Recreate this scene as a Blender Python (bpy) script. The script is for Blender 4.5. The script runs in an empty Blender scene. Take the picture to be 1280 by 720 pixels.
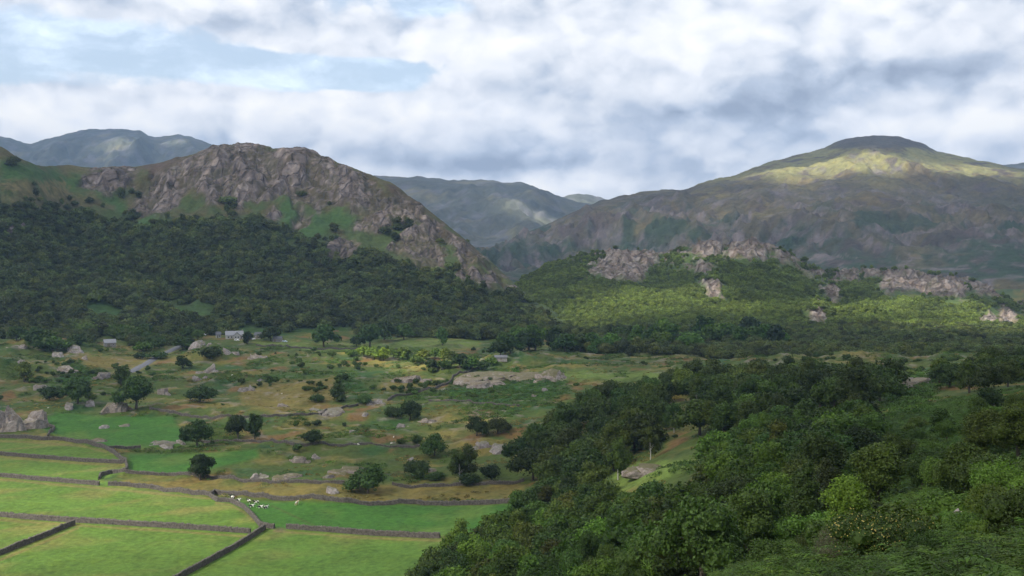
import bpy, bmesh, math, random
import numpy as np
from mathutils import Vector, Matrix

# ------------------------------------------------------------------ camera
F = 1372.0          # focal length in photograph pixels (1280 wide)
HC = 90.0           # camera height above the valley meadows
HOR = 300.0         # row of the horizon
scene = bpy.context.scene
cam_d = bpy.data.cameras.new('camera'); cam = bpy.data.objects.new('camera', cam_d)
scene.collection.objects.link(cam); scene.camera = cam
cam.location = (0, 0, HC); cam.rotation_euler = (math.radians(90), 0, 0)
cam_d.sensor_width = 36.0; cam_d.lens = 36.0 * F / 1280.0
cam_d.shift_y = -(360.0 - HOR) / 1280.0
cam_d.clip_start = 0.5; cam_d.clip_end = 40000

# ------------------------------------------------------------------ light
SUN_EL = math.radians(41); SUN_AZ = math.atan2(-0.80, -0.50)     # compass angle from +Y
SUN = Vector((math.sin(SUN_AZ) * math.cos(SUN_EL), math.cos(SUN_AZ) * math.cos(SUN_EL), math.sin(SUN_EL)))
ld = bpy.data.lights.new('sun', 'SUN'); ld.energy = 5.0; ld.angle = math.radians(0.53); ld.color = (1.0, 0.94, 0.82)
sun = bpy.data.objects.new('sun', ld); scene.collection.objects.link(sun)
sun.rotation_euler = SUN.to_track_quat('Z', 'Y').to_euler(); sun.location = (-800, -500, 1200)
scene.view_settings.view_transform = 'Standard'; scene.view_settings.look = 'None'
scene.view_settings.exposure = 0.9; scene.view_settings.gamma = 1.0
scene.render.engine = 'CYCLES'
cy = scene.cycles
cy.use_denoising = True
try: cy.denoiser = 'OPENIMAGEDENOISE'; cy.denoising_prefilter = 'ACCURATE'
except Exception: pass
cy.max_bounces = 8; cy.diffuse_bounces = 4; cy.transparent_max_bounces = 12; cy.volume_bounces = 1
cy.use_adaptive_sampling = False
cy.sample_clamp_indirect = 6.0

# ------------------------------------------------------------------ node helper
class NT:
    def __init__(s, tree): s.t = tree; s.n = tree.nodes; s.l = tree.links
    def node(s, typ, **kw):
        n = s.n.new(typ)
        for k, v in kw.items(): setattr(n, k, v)
        return n
    def put(s, sock, v):
        if isinstance(v, bpy.types.NodeSocket): s.l.new(v, sock)
        elif v is not None: sock.default_value = v
    def math(s, op, a, b=None, c=None, clamp=False):
        n = s.node('ShaderNodeMath', operation=op, use_clamp=clamp)
        s.put(n.inputs[0], a)
        if b is not None: s.put(n.inputs[1], b)
        if c is not None: s.put(n.inputs[2], c)
        return n.outputs[0]
    def sstep(s, v, lo, hi, a=0.0, b=1.0):
        n = s.node('ShaderNodeMapRange', interpolation_type='SMOOTHSTEP')
        s.put(n.inputs[0], v); s.put(n.inputs[1], lo); s.put(n.inputs[2], hi); s.put(n.inputs[3], a); s.put(n.inputs[4], b)
        return n.outputs[0]
    def lin(s, v, lo, hi, a=0.0, b=1.0):
        n = s.node('ShaderNodeMapRange'); n.clamp = True
        s.put(n.inputs[0], v); s.put(n.inputs[1], lo); s.put(n.inputs[2], hi); s.put(n.inputs[3], a); s.put(n.inputs[4], b)
        return n.outputs[0]
    def mix(s, f, a, b, bt='MIX'):
        n = s.node('ShaderNodeMix', data_type='RGBA', blend_type=bt)
        s.put(n.inputs[0], f); s.put(n.inputs[6], a); s.put(n.inputs[7], b)
        return n.outputs[2]
    def noise(s, vec, scale, detail=4, rough=0.55, dist=0.0):
        n = s.node('ShaderNodeTexNoise')
        if vec is not None: s.put(n.inputs['Vector'], vec)
        s.put(n.inputs['Scale'], scale); s.put(n.inputs['Detail'], detail); s.put(n.inputs['Roughness'], rough); s.put(n.inputs['Distortion'], dist)
        return n.outputs[0]
    def vmul(s, v, xyz):
        n = s.node('ShaderNodeVectorMath', operation='MULTIPLY'); s.put(n.inputs[0], v); s.put(n.inputs[1], xyz); return n.outputs[0]
    def vadd(s, v, xyz):
        n = s.node('ShaderNodeVectorMath', operation='ADD'); s.put(n.inputs[0], v); s.put(n.inputs[1], xyz); return n.outputs[0]
    def comb(s, x, y, z):
        n = s.node('ShaderNodeCombineXYZ'); s.put(n.inputs[0], x); s.put(n.inputs[1], y); s.put(n.inputs[2], z); return n.outputs[0]

# ------------------------------------------------------------------ sky
world = bpy.data.worlds.new('World'); scene.world = world; world.use_nodes = True
N = NT(world.node_tree); N.n.clear()
SKY_STRENGTH = 0.07
sky = N.node('ShaderNodeTexSky', sky_type='NISHITA'); sky.sun_disc = False
sky.sun_elevation = SUN_EL; sky.sun_rotation = SUN_AZ; sky.altitude = 200; sky.air_density = 1.0; sky.dust_density = 1.2; sky.ozone_density = 1.5
tc = N.node('ShaderNodeTexCoord'); D = tc.outputs['Generated']
sep = N.node('ShaderNodeSeparateXYZ'); N.l.new(D, sep.inputs[0])
az = N.math('ARCTAN2', sep.outputs[0], sep.outputs[1]); el = N.math('ARCSINE', sep.outputs[2])
def gauss_sum(items, u=None):
    """items: (px, py, half width px, half height px, weight) read off the cloud field, in angles"""
    tot = None
    for (px, py, sx, sy, w) in items:
        a0 = math.atan((px - 640) / F); e0 = math.atan((HOR - py) / F)
        dx = N.math('MULTIPLY', N.math('SUBTRACT', az, a0), F / sx); dy = N.math('MULTIPLY', N.math('SUBTRACT', el, e0), F / sy)
        r2 = N.math('ADD', N.math('MULTIPLY', dx, dx), N.math('MULTIPLY', dy, dy))
        g = N.math('MULTIPLY', N.math('EXPONENT', N.math('MULTIPLY', r2, -1.0)), w)
        tot = g if tot is None else N.math('ADD', tot, g)
    return tot
P = N.vmul(D, (1.0, 1.0, 1.5))
wob = N.node('ShaderNodeTexNoise'); N.put(wob.inputs['Vector'], P); N.put(wob.inputs['Scale'], 14.0); N.put(wob.inputs['Detail'], 5.0); N.put(wob.inputs['Roughness'], 0.6)
P2 = N.vadd(P, N.vmul(N.vadd(wob.outputs[1], (-0.5, -0.5, -0.5)), (0.055, 0.055, 0.045)))
def billow(v):      # rounded cauliflower heads: inverted cellular bumps at three sizes, broken by noise
    t = None
    for sc, w in ((7.0, .46), (16.5, .30), (40.0, .24)):
        vo = N.node('ShaderNodeTexVoronoi', feature='F1'); N.put(vo.inputs['Vector'], v); vo.inputs['Scale'].default_value = sc
        g = N.math('MULTIPLY', N.math('SUBTRACT', 1.0, vo.outputs['Distance']), w); t = g if t is None else N.math('ADD', t, g)
    return N.math('ADD', N.math('MULTIPLY', t, .62), N.math('MULTIPLY', N.noise(v, 7.0, 10, .58), .38))
n1 = billow(P2); n1s = billow(N.vadd(P2, (-0.020, 0.0, 0.034)))
n2 = N.noise(N.vmul(D, (1.0, 1.0, 2.2)), 4.0, 5, 0.5, .3)
n3 = N.noise(N.vmul(P2, (1, 1, 1.25)), 14.0, 9, 0.6)
COVER = [(110, 86, 300, 15, -0.28), (420, 98, 150, 20, -0.36), (560, 62, 60, 50, -0.12), (250, 78, 80, 14, -0.15), (60, 60, 150, 12, -0.14), (545, 8, 60, 16, -0.22), (40, 116, 90, 10, -0.10),
         (250, 165, 500, 46, 0.30), (900, 60, 420, 80, 0.42), (150, 12, 260, 20, 0.20), (780, 130, 160, 40, 0.22), (1100, 150, 260, 40, 0.22), (640, 235, 900, 45, 0.32), (560, 210, 300, 40, 0.25), (480, 55, 130, 16, 0.20)]
dens = N.sstep(N.math('ADD', N.math('ADD', N.math('MULTIPLY', n1, 0.42), N.math('ADD', N.math('MULTIPLY', n3, .42), N.math('MULTIPLY', n2, 0.3))), gauss_sum(COVER)), 0.51, 0.625)
SHADE = [(830, 142, 130, 20, -0.34), (1120, 108, 170, 22, -0.26), (950, 122, 120, 26, -0.22), (640, 112, 70, 18, -0.16), (520, 205, 150, 18, -0.32), (700, 205, 120, 14, -0.20), (430, 195, 60, 16, -0.15), (1010, 172, 70, 14, -0.24), (820, 195, 100, 22, -0.30), (660, 232, 80, 10, 0.10),
         (860, 222, 60, 14, -0.10), (160, 18, 120, 12, -0.10), (300, 40, 120, 8, -0.08), (30, 113, 60, 10, -0.20), (200, 120, 70, 10, -0.06), (250, 100, 160, 7, .12),
         (420, 135, 180, 20, 0.24), (230, 145, 260, 34, 0.16), (640, 155, 120, 26, 0.12), (900, 30, 420, 40, 0.08), (700, 150, 90, 16, 0.20), (740, 190, 40, 14, 0.24), (540, 160, 90, 12, 0.10), (1150, 165, 130, 14, 0.32), (1240, 160, 60, 20, 0.14), (40, 155, 60, 20, 0.26), (60, 28, 30, 12, 0.18), (620, 55, 240, 18, 0.16), (1000, 45, 250, 30, 0.04), (760, 205, 40, 8, 0.10)]
relief = N.math('MULTIPLY', N.math('SUBTRACT', n1, n1s), 1.95)
sh = N.math('ADD', N.math('ADD', N.math('ADD', 0.56, relief), N.math('MULTIPLY', N.math('SUBTRACT', n2, 0.5), 0.25)), gauss_sum(SHADE))
sh = N.math('ADD', sh, N.math('MULTIPLY', N.math('SUBTRACT', n3, 0.5), 0.42))
ramp = N.node('ShaderNodeValToRGB'); N.put(ramp.inputs[0], sh)
cr = ramp.color_ramp; cr.elements[0].position = 0.0; cr.elements[0].color = (0.30, 0.35, 0.44, 1)
cr.elements[1].position = 1.0; cr.elements[1].color = (1.0, 0.98, 0.94, 1)
for p, c in ((0.28, (0.48, 0.54, 0.64, 1)), (0.50, (0.68, 0.715, 0.775, 1)), (0.70, (0.83, 0.845, 0.88, 1))):
    e = cr.elements.new(p); e.color = c
cloud = N.vmul(ramp.outputs[0], (0.69 / SKY_STRENGTH,) * 3)
# the clear gaps carry a thin veil of high cloud
wisp = N.sstep(N.math('ADD', N.noise(N.vmul(P2, (1, 1, 2.2)), 9.0, 9, .62), N.math('MULTIPLY', n3, .4)), .60, 1.0, .34, .90)
veil = N.mix(wisp, sky.outputs[0], (9.8, 11.0, 12.4, 1))
bg = N.node('ShaderNodeBackground'); N.put(bg.inputs[0], N.mix(dens, veil, cloud)); bg.inputs[1].default_value = SKY_STRENGTH
wo = N.node('ShaderNodeOutputWorld'); N.l.new(bg.outputs[0], wo.inputs[0])
world.cycles.sampling_method = 'MANUAL'; world.cycles.sample_map_resolution = 512

# ------------------------------------------------------------------ numpy noise
def _hash(ix, iy, seed):
    h = (ix.astype(np.int64) * 374761393 + iy.astype(np.int64) * 668265263 + seed * 2147483647) & 0xFFFFFFFF
    h = ((h ^ (h >> 13)) * 1274126177) & 0xFFFFFFFF
    return (h ^ (h >> 16)) & 0xFFFFFFFF
_GA = np.linspace(0, 2 * np.pi, 64, endpoint=False); _GX = np.cos(_GA); _GY = np.sin(_GA)
def perlin(x, y, seed=0):
    x = np.asarray(x, float); y = np.asarray(y, float)
    x0 = np.floor(x); y0 = np.floor(y); fx = x - x0; fy = y - y0
    ix = x0.astype(np.int64); iy = y0.astype(np.int64)
    u = fx * fx * fx * (fx * (fx * 6 - 15) + 10); v = fy * fy * fy * (fy * (fy * 6 - 15) + 10)
    def g(dx, dy):
        h = _hash(ix + dx, iy + dy, seed) & 63
        return _GX[h] * (fx - dx) + _GY[h] * (fy - dy)
    a = g(0, 0); b = g(1, 0); c = g(0, 1); d = g(1, 1)
    return 1.5 * (a + u * (b - a) + v * ((c + u * (d - c)) - (a + u * (b - a))))
def fbm(x, y, o=4, seed=0, gain=0.5):
    s = 0.0; a = 1.0; t = 0.0
    for i in range(o):
        s = s + a * perlin(x * 2 ** i + 17.3 * i, y * 2 ** i - 9.1 * i, seed + i); t += a; a *= gain
    return s / t
def ridged(x, y, o=4, seed=0, gain=0.55):
    s = 0.0; a = 1.0; t = 0.0
    for i in range(o):
        s = s + a * (1 - np.abs(perlin(x * 2 ** i + 5.7 * i, y * 2 ** i + 3.3 * i, seed + i)) * 1.6); t += a; a *= gain
    return s / t
def cells(x, y, seed=0):
    """distance to nearest and second nearest feature point, and a random value of the nearest cell"""
    x0 = np.floor(x); y0 = np.floor(y); ix = x0.astype(np.int64); iy = y0.astype(np.int64)
    f1 = np.full(x.shape, 9.0); f2 = np.full(x.shape, 9.0); val = np.zeros(x.shape)
    for dx in (-1, 0, 1):
        for dy in (-1, 0, 1):
            h = _hash(ix + dx, iy + dy, seed)
            px = x0 + dx + (h & 1023) / 1023.0; py = y0 + dy + ((h >> 10) & 1023) / 1023.0
            d = np.hypot(px - x, py - y)
            near = d < f1
            f2 = np.where(near, f1, np.minimum(f2, d)); val = np.where(near, ((h >> 20) & 255) / 255.0, val); f1 = np.where(near, d, f1)
    return f1, f2, val
def sst(v, lo, hi):
    t = np.clip((v - lo) / (hi - lo), 0, 1); return t * t * (3 - 2 * t)
def poly_sd(px, py, poly):
    """signed distance (positive inside) to a polygon"""
    inside = np.zeros(px.shape, bool); dist = np.full(px.shape, 1e9)
    n = len(poly)
    for i in range(n):
        x1, y1 = poly[i]; x2, y2 = poly[(i + 1) % n]
        if y1 != y2:
            c = ((y1 > py) != (y2 > py)) & (px < (x2 - x1) * (py - y1) / (y2 - y1) + x1); inside ^= c
        ex, ey = x2 - x1, y2 - y1; L = ex * ex + ey * ey + 1e-9
        t = np.clip(((px - x1) * ex + (py - y1) * ey) / L, 0, 1)
        dist = np.minimum(dist, np.hypot(px - x1 - t * ex, py - y1 - t * ey))
    return np.where(inside, dist, -dist)
def proj(x, y, z):
    return 640 + F * x / y, HOR + F * (HC - z) / y

# ------------------------------------------------------------------ scene helpers
COL = scene.collection
def link(o): COL.objects.link(o); return o
def mesh_np(name, verts, quads=None, tris=None, smooth=True):
    me = bpy.data.meshes.new(name)
    verts = np.asarray(verts, np.float32); parts = []; 
    nq = 0 if quads is None else len(quads); nt = 0 if tris is None else len(tris)
    loops = np.concatenate([np.asarray(a, np.int32).ravel() for a in (quads, tris) if a is not None and len(a)])
    tot = np.concatenate([np.full(nq, 4, np.int32), np.full(nt, 3, np.int32)])
    st = np.concatenate([[0], np.cumsum(tot)[:-1]]).astype(np.int32)
    me.vertices.add(len(verts)); me.vertices.foreach_set('co', verts.ravel())
    me.loops.add(len(loops)); me.loops.foreach_set('vertex_index', loops)
    me.polygons.add(len(tot)); me.polygons.foreach_set('loop_start', st)
    try: me.polygons.foreach_set('loop_total', tot)
    except Exception: pass
    me.polygons.foreach_set('use_smooth', np.full(len(tot), smooth, bool))
    me.update(calc_edges=True); me.validate()
    return me
def set_col(me, name, rgb):
    a = me.color_attributes.new(name, 'FLOAT_COLOR', 'POINT')
    c = np.ones((len(rgb), 4), np.float32); c[:, :3] = rgb; a.data.foreach_set('color', c.ravel())
def set_val(me, name, v):
    a = me.attributes.new(name, 'FLOAT', 'POINT'); a.data.foreach_set('value', np.asarray(v, np.float32))
def obj(name, me, mat=None, parent=None, loc=None):
    o = bpy.data.objects.new(name, me); link(o)
    if mat is not None and me is not None and not me.materials: me.materials.append(mat)
    if parent is not None: o.parent = parent
    if loc is not None: o.location = loc
    return o
def tag(o, label=None, cat=None, group=None, kind=None):
    if label: o['label'] = label
    if cat: o['category'] = cat
    if group: o['group'] = group
    if kind: o['kind'] = kind
    return o
def empty(name, loc, rz=0.0):
    o = bpy.data.objects.new(name, None); link(o); o.location = loc; o.rotation_euler = (0, 0, rz); o.empty_display_size = 1; return o

# ------------------------------------------------------------------ materials
def mat(name):
    m = bpy.data.materials.new(name); m.use_nodes = True
    n = NT(m.node_tree); b = n.n['Principled BSDF']
    b.inputs['Roughness'].default_value = 0.9; b.inputs['Specular IOR Level'].default_value = 0.15
    return m, n, b
def terrain_mat(name, fine, coarse, bump, crack=0.0):
    """colour comes from the map of what grows there; the noise adds grain of grass, heather and stone"""
    m, n, b = mat(name)
    at = n.node('ShaderNodeAttribute', attribute_name='cover'); rk = n.node('ShaderNodeAttribute', attribute_name='rock')
    g = n.node('ShaderNodeNewGeometry'); p = g.outputs['Position']
    a1 = n.noise(p, fine, 5, 0.65); a2 = n.noise(p, coarse, 5, 0.6)
    k = n.math('ADD', n.lin(a1, 0.25, 0.75, 0.62, 1.38), n.lin(a2, 0.3, 0.7, -0.18, 0.18))
    col = n.mix(1.0, at.outputs['Color'], n.comb(k, k, k), 'MULTIPLY')
    hue = n.noise(p, coarse * 2.3, 3, 0.6)
    col = n.mix(n.lin(hue, 0.45, 0.75, 0, 0.35), col, n.mix(1.0, col, (1.28, 1.02, 0.72, 1), 'MULTIPLY'))
    n.put(b.inputs['Base Color'], col)
    bm = n.node('ShaderNodeBump'); bm.inputs['Strength'].default_value = 0.9; bm.inputs['Distance'].default_value = bump
    h = n.math('ADD', a1, n.math('MULTIPLY', a2, 1.5))
    if crack:
        v = n.node('ShaderNodeTexVoronoi', feature='DISTANCE_TO_EDGE'); n.put(v.inputs['Vector'], n.vadd(n.vmul(p, (1, 1, 0.55)), n.vmul(n.comb(a1, a2, a1), (6, 6, 6)))); v.inputs['Scale'].default_value = crack
        e = n.math('MULTIPLY', n.lin(v.outputs[0], 0.0, 0.12, -3.0, 0.0), rk.outputs['Fac']); h = n.math('ADD', h, e)
    n.put(bm.inputs['Height'], h); n.l.new(bm.outputs[0], b.inputs['Normal'])
    return m
def leaf_mat(name, base, var=0.35, trans=0.22, rough=0.6, hue2=None):
    m, n, b = mat(name)
    oi = n.node('ShaderNodeObjectInfo'); g = n.node('ShaderNodeNewGeometry'); to = n.node('ShaderNodeTexCoord')
    nz = n.noise(to.outputs['Object'], 0.45, 3, 0.6); isl = g.outputs['Random Per Island']
    k = n.math('MULTIPLY', n.lin(oi.outputs['Random'], 0, 1, 1 - var, 1 + var), n.lin(isl, 0, 1, 0.65, 1.35))
    k = n.math('MULTIPLY', k, n.lin(nz, 0.3, 0.7, 0.8, 1.2))
    wp = n.noise(g.outputs['Position'], 0.022, 3, 0.6); k = n.math('MULTIPLY', k, n.lin(wp, 0.32, 0.68, 0.72, 1.32))
    col = n.mix(1.0, (*base, 1), n.comb(k, k, k), 'MULTIPLY')
    col = n.mix(1.0, col, oi.outputs['Color'], 'MULTIPLY')
    rr = n.math('FRACT', n.math('MULTIPLY', oi.outputs['Random'], 17.31))
    col = n.mix(n.math('MULTIPLY', n.lin(rr, 0.35, 1, 0, 1), 0.6), col, n.mix(1.0, col, (*(hue2 or (1.45, 1.05, 0.75)), 1), 'MULTIPLY'))
    n.put(b.inputs['Base Color'], col); b.inputs['Roughness'].default_value = rough; b.inputs['Specular IOR Level'].default_value = 0.25
    tr = n.node('ShaderNodeBsdfTranslucent'); n.put(tr.inputs[0], n.mix(1.0, col, (1.2, 1.5, 0.6, 1), 'MULTIPLY'))
    ms = n.node('ShaderNodeMixShader'); ms.inputs[0].default_value = trans
    n.l.new(b.outputs[0], ms.inputs[1]); n.l.new(tr.outputs[0], ms.inputs[2]); n.l.new(ms.outputs[0], n.n['Material Output'].inputs[0])
    return m
def plain(name, col, scale=3.0, var=0.3, bump=0.05, rough=0.9):
    m, n, b = mat(name); to = n.node('ShaderNodeTexCoord')
    a = n.noise(to.outputs['Object'], scale, 5, 0.65); k = n.lin(a, 0.3, 0.7, 1 - var, 1 + var)
    n.put(b.inputs['Base Color'], n.mix(1.0, (*col, 1), n.comb(k, k, k), 'MULTIPLY')); b.inputs['Roughness'].default_value = rough
    bm = n.node('ShaderNodeBump'); bm.inputs['Distance'].default_value = bump; n.put(bm.inputs['Height'], a); n.l.new(bm.outputs[0], b.inputs['Normal'])
    return m
def rock_mat(name, col, top, topamt):
    m, n, b = mat(name); g = n.node('ShaderNodeNewGeometry'); to = n.node('ShaderNodeTexCoord'); p = g.outputs['Position']; oi = n.node('ShaderNodeObjectInfo')
    a1 = n.noise(p, 0.9, 6, 0.7); a2 = n.noise(p, 0.25, 4, 0.6)
    k = n.math('MULTIPLY', n.lin(a1, 0.25, 0.75, 0.38, 1.5), n.lin(oi.outputs['Random'], 0, 1, 0.85, 1.15))
    c = n.mix(1.0, (*col, 1), n.comb(k, k, k), 'MULTIPLY')
    c = n.mix(n.lin(a2, 0.5, 0.65, 0, 0.5), c, (0.19, 0.13, 0.10, 1))
    sp = n.node('ShaderNodeSeparateXYZ'); n.l.new(g.outputs['Normal'], sp.inputs[0])
    t = n.math('ADD', sp.outputs[2], n.math('MULTIPLY', n.math('SUBTRACT', a2, 0.5), 1.1))
    f = n.math('MULTIPLY', n.sstep(t, 0.55, 0.85), n.math('MULTIPLY', topamt, n.lin(oi.outputs['Random'], 0.0, 1.0, 0.7, 1.0)))
    tc_ = n.mix(1.0, (*top, 1), oi.outputs['Color'], 'MULTIPLY')
    n.put(b.inputs['Base Color'], n.mix(f, c, tc_))
    bm = n.node('ShaderNodeBump'); bm.inputs['Distance'].default_value = 0.5; n.put(bm.inputs['Height'], n.math('ADD', a1, a2)); n.l.new(bm.outputs[0], b.inputs['Normal'])
    return m
M = {}
M['ground'] = terrain_mat('ground_cover', 0.55, 0.06, 0.5)
M['crag'] = terrain_mat('crag_cover', 0.22, 0.03, 1.6, 0.06)
M['fell'] = terrain_mat('fell_cover', 0.06, 0.014, 9.0)
M['far'] = terrain_mat('far_cover', 0.02, 0.003, 12.0)
M['leaf'] = leaf_mat('broad_leaf', (0.047, 0.083, 0.015), 0.42)
M['leaf_far'] = leaf_mat('wood_leaf', (0.066, 0.090, 0.024), 0.5)
M['leaf_knoll_lit'] = leaf_mat('knoll_leaf_sunlit', (0.112, 0.150, 0.030), 0.35, .28, .6, (1.18, 1.05, .8))  # wood leaf made lighter and yellower, adding sunlight to the hill by colour
M['bracken'] = leaf_mat('bracken_leaf', (0.052, 0.100, 0.016), 0.5, 0.25, 0.7)
M['heath'] = leaf_mat('rough_grass', (0.16, 0.14, 0.045), 0.3, 0.2, 0.8)
M['pale'] = leaf_mat('pale_leaf', (0.42, 0.40, 0.13), 0.2, 0.2)
M['grey_twig'] = leaf_mat('grey_twig', (0.135, 0.125, 0.085), 0.3, 0.15)
M['bark'] = plain('bark', (0.085, 0.07, 0.055), 4, 0.4, 0.03)
M['birch_bark'] = plain('birch_bark', (0.42, 0.40, 0.36), 3, 0.35, 0.02)
M['rock'] = rock_mat('grey_rock', (0.29, 0.255, 0.245), (0.085, 0.095, 0.028), 0.6)
M['rust_rock'] = rock_mat('rust_rock', (0.29, 0.25, 0.225), (0.135, 0.110, 0.038), 0.55)
M['moss_rock'] = rock_mat('moss_rock', (0.25, 0.21, 0.185), (0.095, 0.092, 0.032), 0.85)
M['wall'] = plain('wall_stone', (0.085, 0.075, 0.066), 1.6, 0.55, 0.1)
M['cope'] = plain('coping_stone', (0.125, 0.112, 0.098), 1.6, 0.5, 0.1)
M['asphalt'] = plain('asphalt', (0.16, 0.16, 0.175), 1.0, 0.12, 0.01)
M['white'] = plain('white_render', (0.42, 0.41, 0.39), 1.0, 0.08, 0.01)
M['slate'] = plain('slate', (0.12, 0.122, 0.135), 2.0, 0.25, 0.03)
M['paleslate'] = plain('pale_slate', (0.27, 0.27, 0.285), 2.0, 0.2, 0.03)
M['stone'] = plain('house_stone', (0.26, 0.24, 0.22), 1.5, 0.35, 0.05)
M['glass'] = plain('dark_glass', (0.03, 0.035, 0.04), 1, 0.1, 0.0, 0.15)
M['wood'] = plain('weathered_wood', (0.20, 0.17, 0.13), 4, 0.3, 0.01)
M['car_white'] = plain('white_paint', (0.78, 0.78, 0.78), 1, 0.03, 0.0, 0.3)
M['car_blue'] = plain('silver_blue_paint', (0.45, 0.52, 0.60), 1, 0.03, 0.0, 0.3)
M['tyre'] = plain('rubber', (0.02, 0.02, 0.02), 5, 0.1, 0.0)
M['wool'] = plain('wool', (0.74, 0.71, 0.62), 12, 0.1, 0.04)
# ------------------------------------------------------------------ terrain: the valley and the near hillside
CTRL = []
def cp(px, d, z): CTRL.append(((px - 640) / F * 1.6, math.log(d), z))
for px in (-900, -300, 0, 200, 400):
    s = max(0.0, (px + 100) / 500)
    cp(px, 10, 84); cp(px, 40, 74); cp(px, 90, 55 + 3 * s); cp(px, 150, 33 + 4 * s); cp(px, 215, 12); cp(px, 262, 2.0); cp(px, 300, 0); cp(px, 400, 0); cp(px, 500, 0.3)
    cp(px, 640, 2); cp(px, 760, 4 if px > 100 else 9); cp(px, 900, 3 if px > 100 else 10); cp(px, 1050, 4); cp(px, 1500, 5); cp(px, 3000, 5)
for px, rows in {
    520: ((10, 84), (40, 75), (90, 57), (150, 36), (220, 14), (265, 4), (320, 0.5), (400, 0), (500, 0), (640, 3), (760, 4), (900, 1), (1050, 2), (1500, 4), (3000, 4)),
    640: ((10, 84.5), (40, 75), (90, 57), (150, 36), (220, 18), (280, 8), (330, 4), (400, 2), (480, 2), (600, 4), (740, 5), (880, 0), (1050, 1), (1500, 4), (3000, 4)),
    760: ((10, 85), (40, 76), (90, 58), (150, 40), (220, 27), (290, 19), (360, 14), (450, 12), (560, 11), (680, 8), (850, 1), (1050, 1), (1500, 4), (3000, 4)),
    850: ((10, 85), (40, 77), (80, 65), (130, 48), (200, 36), (290, 29), (360, 25), (450, 20), (560, 17), (660, 13), (850, 2), (1050, 1), (1500, 4), (3000, 4)),
    960: ((10, 86), (40, 78), (75, 67), (120, 56), (190, 46), (280, 38), (380, 30), (480, 24), (600, 17), (700, 12), (850, 3), (1050, 2), (1500, 4), (3000, 4)),
    1100: ((10, 86), (45, 77), (60, 73), (90, 67.5), (120, 62), (170, 55), (240, 48), (350, 39), (480, 28), (600, 21), (700, 12), (850, 3), (1050, 3), (1500, 4), (3000, 4)),
    1280: ((10, 86), (40, 79), (60, 75), (90, 70.5), (150, 64.5), (230, 56), (350, 45), (500, 33), (620, 22), (720, 13), (850, 5), (1050, 4), (1500, 4), (3000, 4)),
    1600: ((10, 87), (40, 82), (90, 75), (150, 69), (230, 61), (350, 50), (500, 37), (620, 25), (720, 15), (850, 6), (1050, 5), (1500, 4), (3000, 4)),
    2200: ((10, 87), (40, 84), (90, 79), (150, 74), (230, 66), (350, 55), (500, 41), (620, 28), (850, 8), (1050, 5), (1500, 4), (3000, 4))}.items():
    for d, z in rows: cp(px, d, z)
_c = np.array(CTRL)
def _tps_fit():
    X = _c[:, :2]; n = len(X)
    r = np.hypot(X[:, None, 0] - X[None, :, 0], X[:, None, 1] - X[None, :, 1]) + 1e-9
    K = r * r * np.log(r) + np.eye(n) * 0.01
    Pm = np.c_[np.ones(n), X]; A = np.zeros((n + 3, n + 3)); A[:n, :n] = K; A[:n, n:] = Pm; A[n:, :n] = Pm.T
    return np.linalg.solve(A, np.r_[_c[:, 2], 0, 0, 0]), X
_w, _X = _tps_fit()
def smooth_base(x, y):
    x = np.asarray(x, float); y = np.asarray(y, float)
    u = np.clip(x / y, -1.1, 1.1) * 1.6; v = np.log(np.clip(y, 8, 2800)); sh_ = u.shape; u = u.ravel(); v = v.ravel()
    out = np.empty(u.shape)
    for s in range(0, len(u), 60000):
        e = slice(s, s + 60000)
        r2 = (u[e, None] - _X[None, :, 0]) ** 2 + (v[e, None] - _X[None, :, 1]) ** 2 + 1e-18
        out[e] = (0.5 * r2 * np.log(r2)) @ _w[:-3] + _w[-3] + _w[-2] * u[e] + _w[-1] * v[e]
    return out.reshape(sh_)
FIELDS = [(-500, 546), (0, 548), (80, 551), (133, 562), (157, 577), (157, 591), (126, 600), (200, 612), (262, 621), (330, 627), (520, 632), (660, 628), (680, 700), (560, 760), (-600, 1100), (-700, 600)]
LUSH = [[(288, 628), (330, 626), (520, 631), (655, 630), (600, 668), (545, 672), (343, 661), (316, 646)],
        [(70, 515), (130, 520), (215, 520), (232, 545), (225, 556), (170, 562), (135, 562), (100, 552), (65, 545), (45, 530)],
        [(160, 568), (240, 566), (320, 562), (325, 572), (250, 590), (200, 594), (162, 590)]]
# rocky knolls of the valley and the far lip of the near hillside: (px, depth, half width m, half depth m, height m)
KNOLLS = [(60, 830, 30, 30, 9), (0, 700, 30, 22, 8), (150, 690, 14, 12, 4), (265, 800, 24, 26, 8), (300, 690, 34, 22, 3.5), (230, 860, 18, 22, 4), (420, 650, 30, 18, 3), (380, 800, 40, 24, 3),
          (640, 745, 46, 22, 7), (570, 720, 30, 18, 3), (480, 820, 26, 18, 3), (420, 470, 22, 12, 1.5), (350, 540, 30, 14, 2), (470, 560, 24, 14, 2), (605, 470, 14, 9, 4), (815, 292, 9, 8, 3.2),
          (980, 640, 24, 20, 5), (1040, 600, 20, 16, 4), (1075, 660, 30, 20, 7), (1140, 560, 16, 14, 4), (1240, 560, 26, 18, 4), (900, 660, 30, 24, 4), (1200, 640, 26, 20, 4), (730, 700, 30, 20, 4), (540, 520, 20, 12, 1.6)]
def field_weight(x, y):
    px, py = proj(x, y, np.zeros_like(x)); far = (y > 255) & (y < 560)
    w = np.where(far, sst(poly_sd(px, py, FIELDS), -2, 4), 0.0)
    for p in LUSH: w = np.maximum(w, np.where(far, sst(poly_sd(px, py, p), -2, 3), 0.0))
    return w
ROAD = [(150, 690), (165, 718), (176, 745), (188, 775), (199, 806), (206, 830), (222, 850), (250, 872)]
ROAD_XY = [((px - 640) / F * d, d) for px, d in ROAD]
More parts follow.
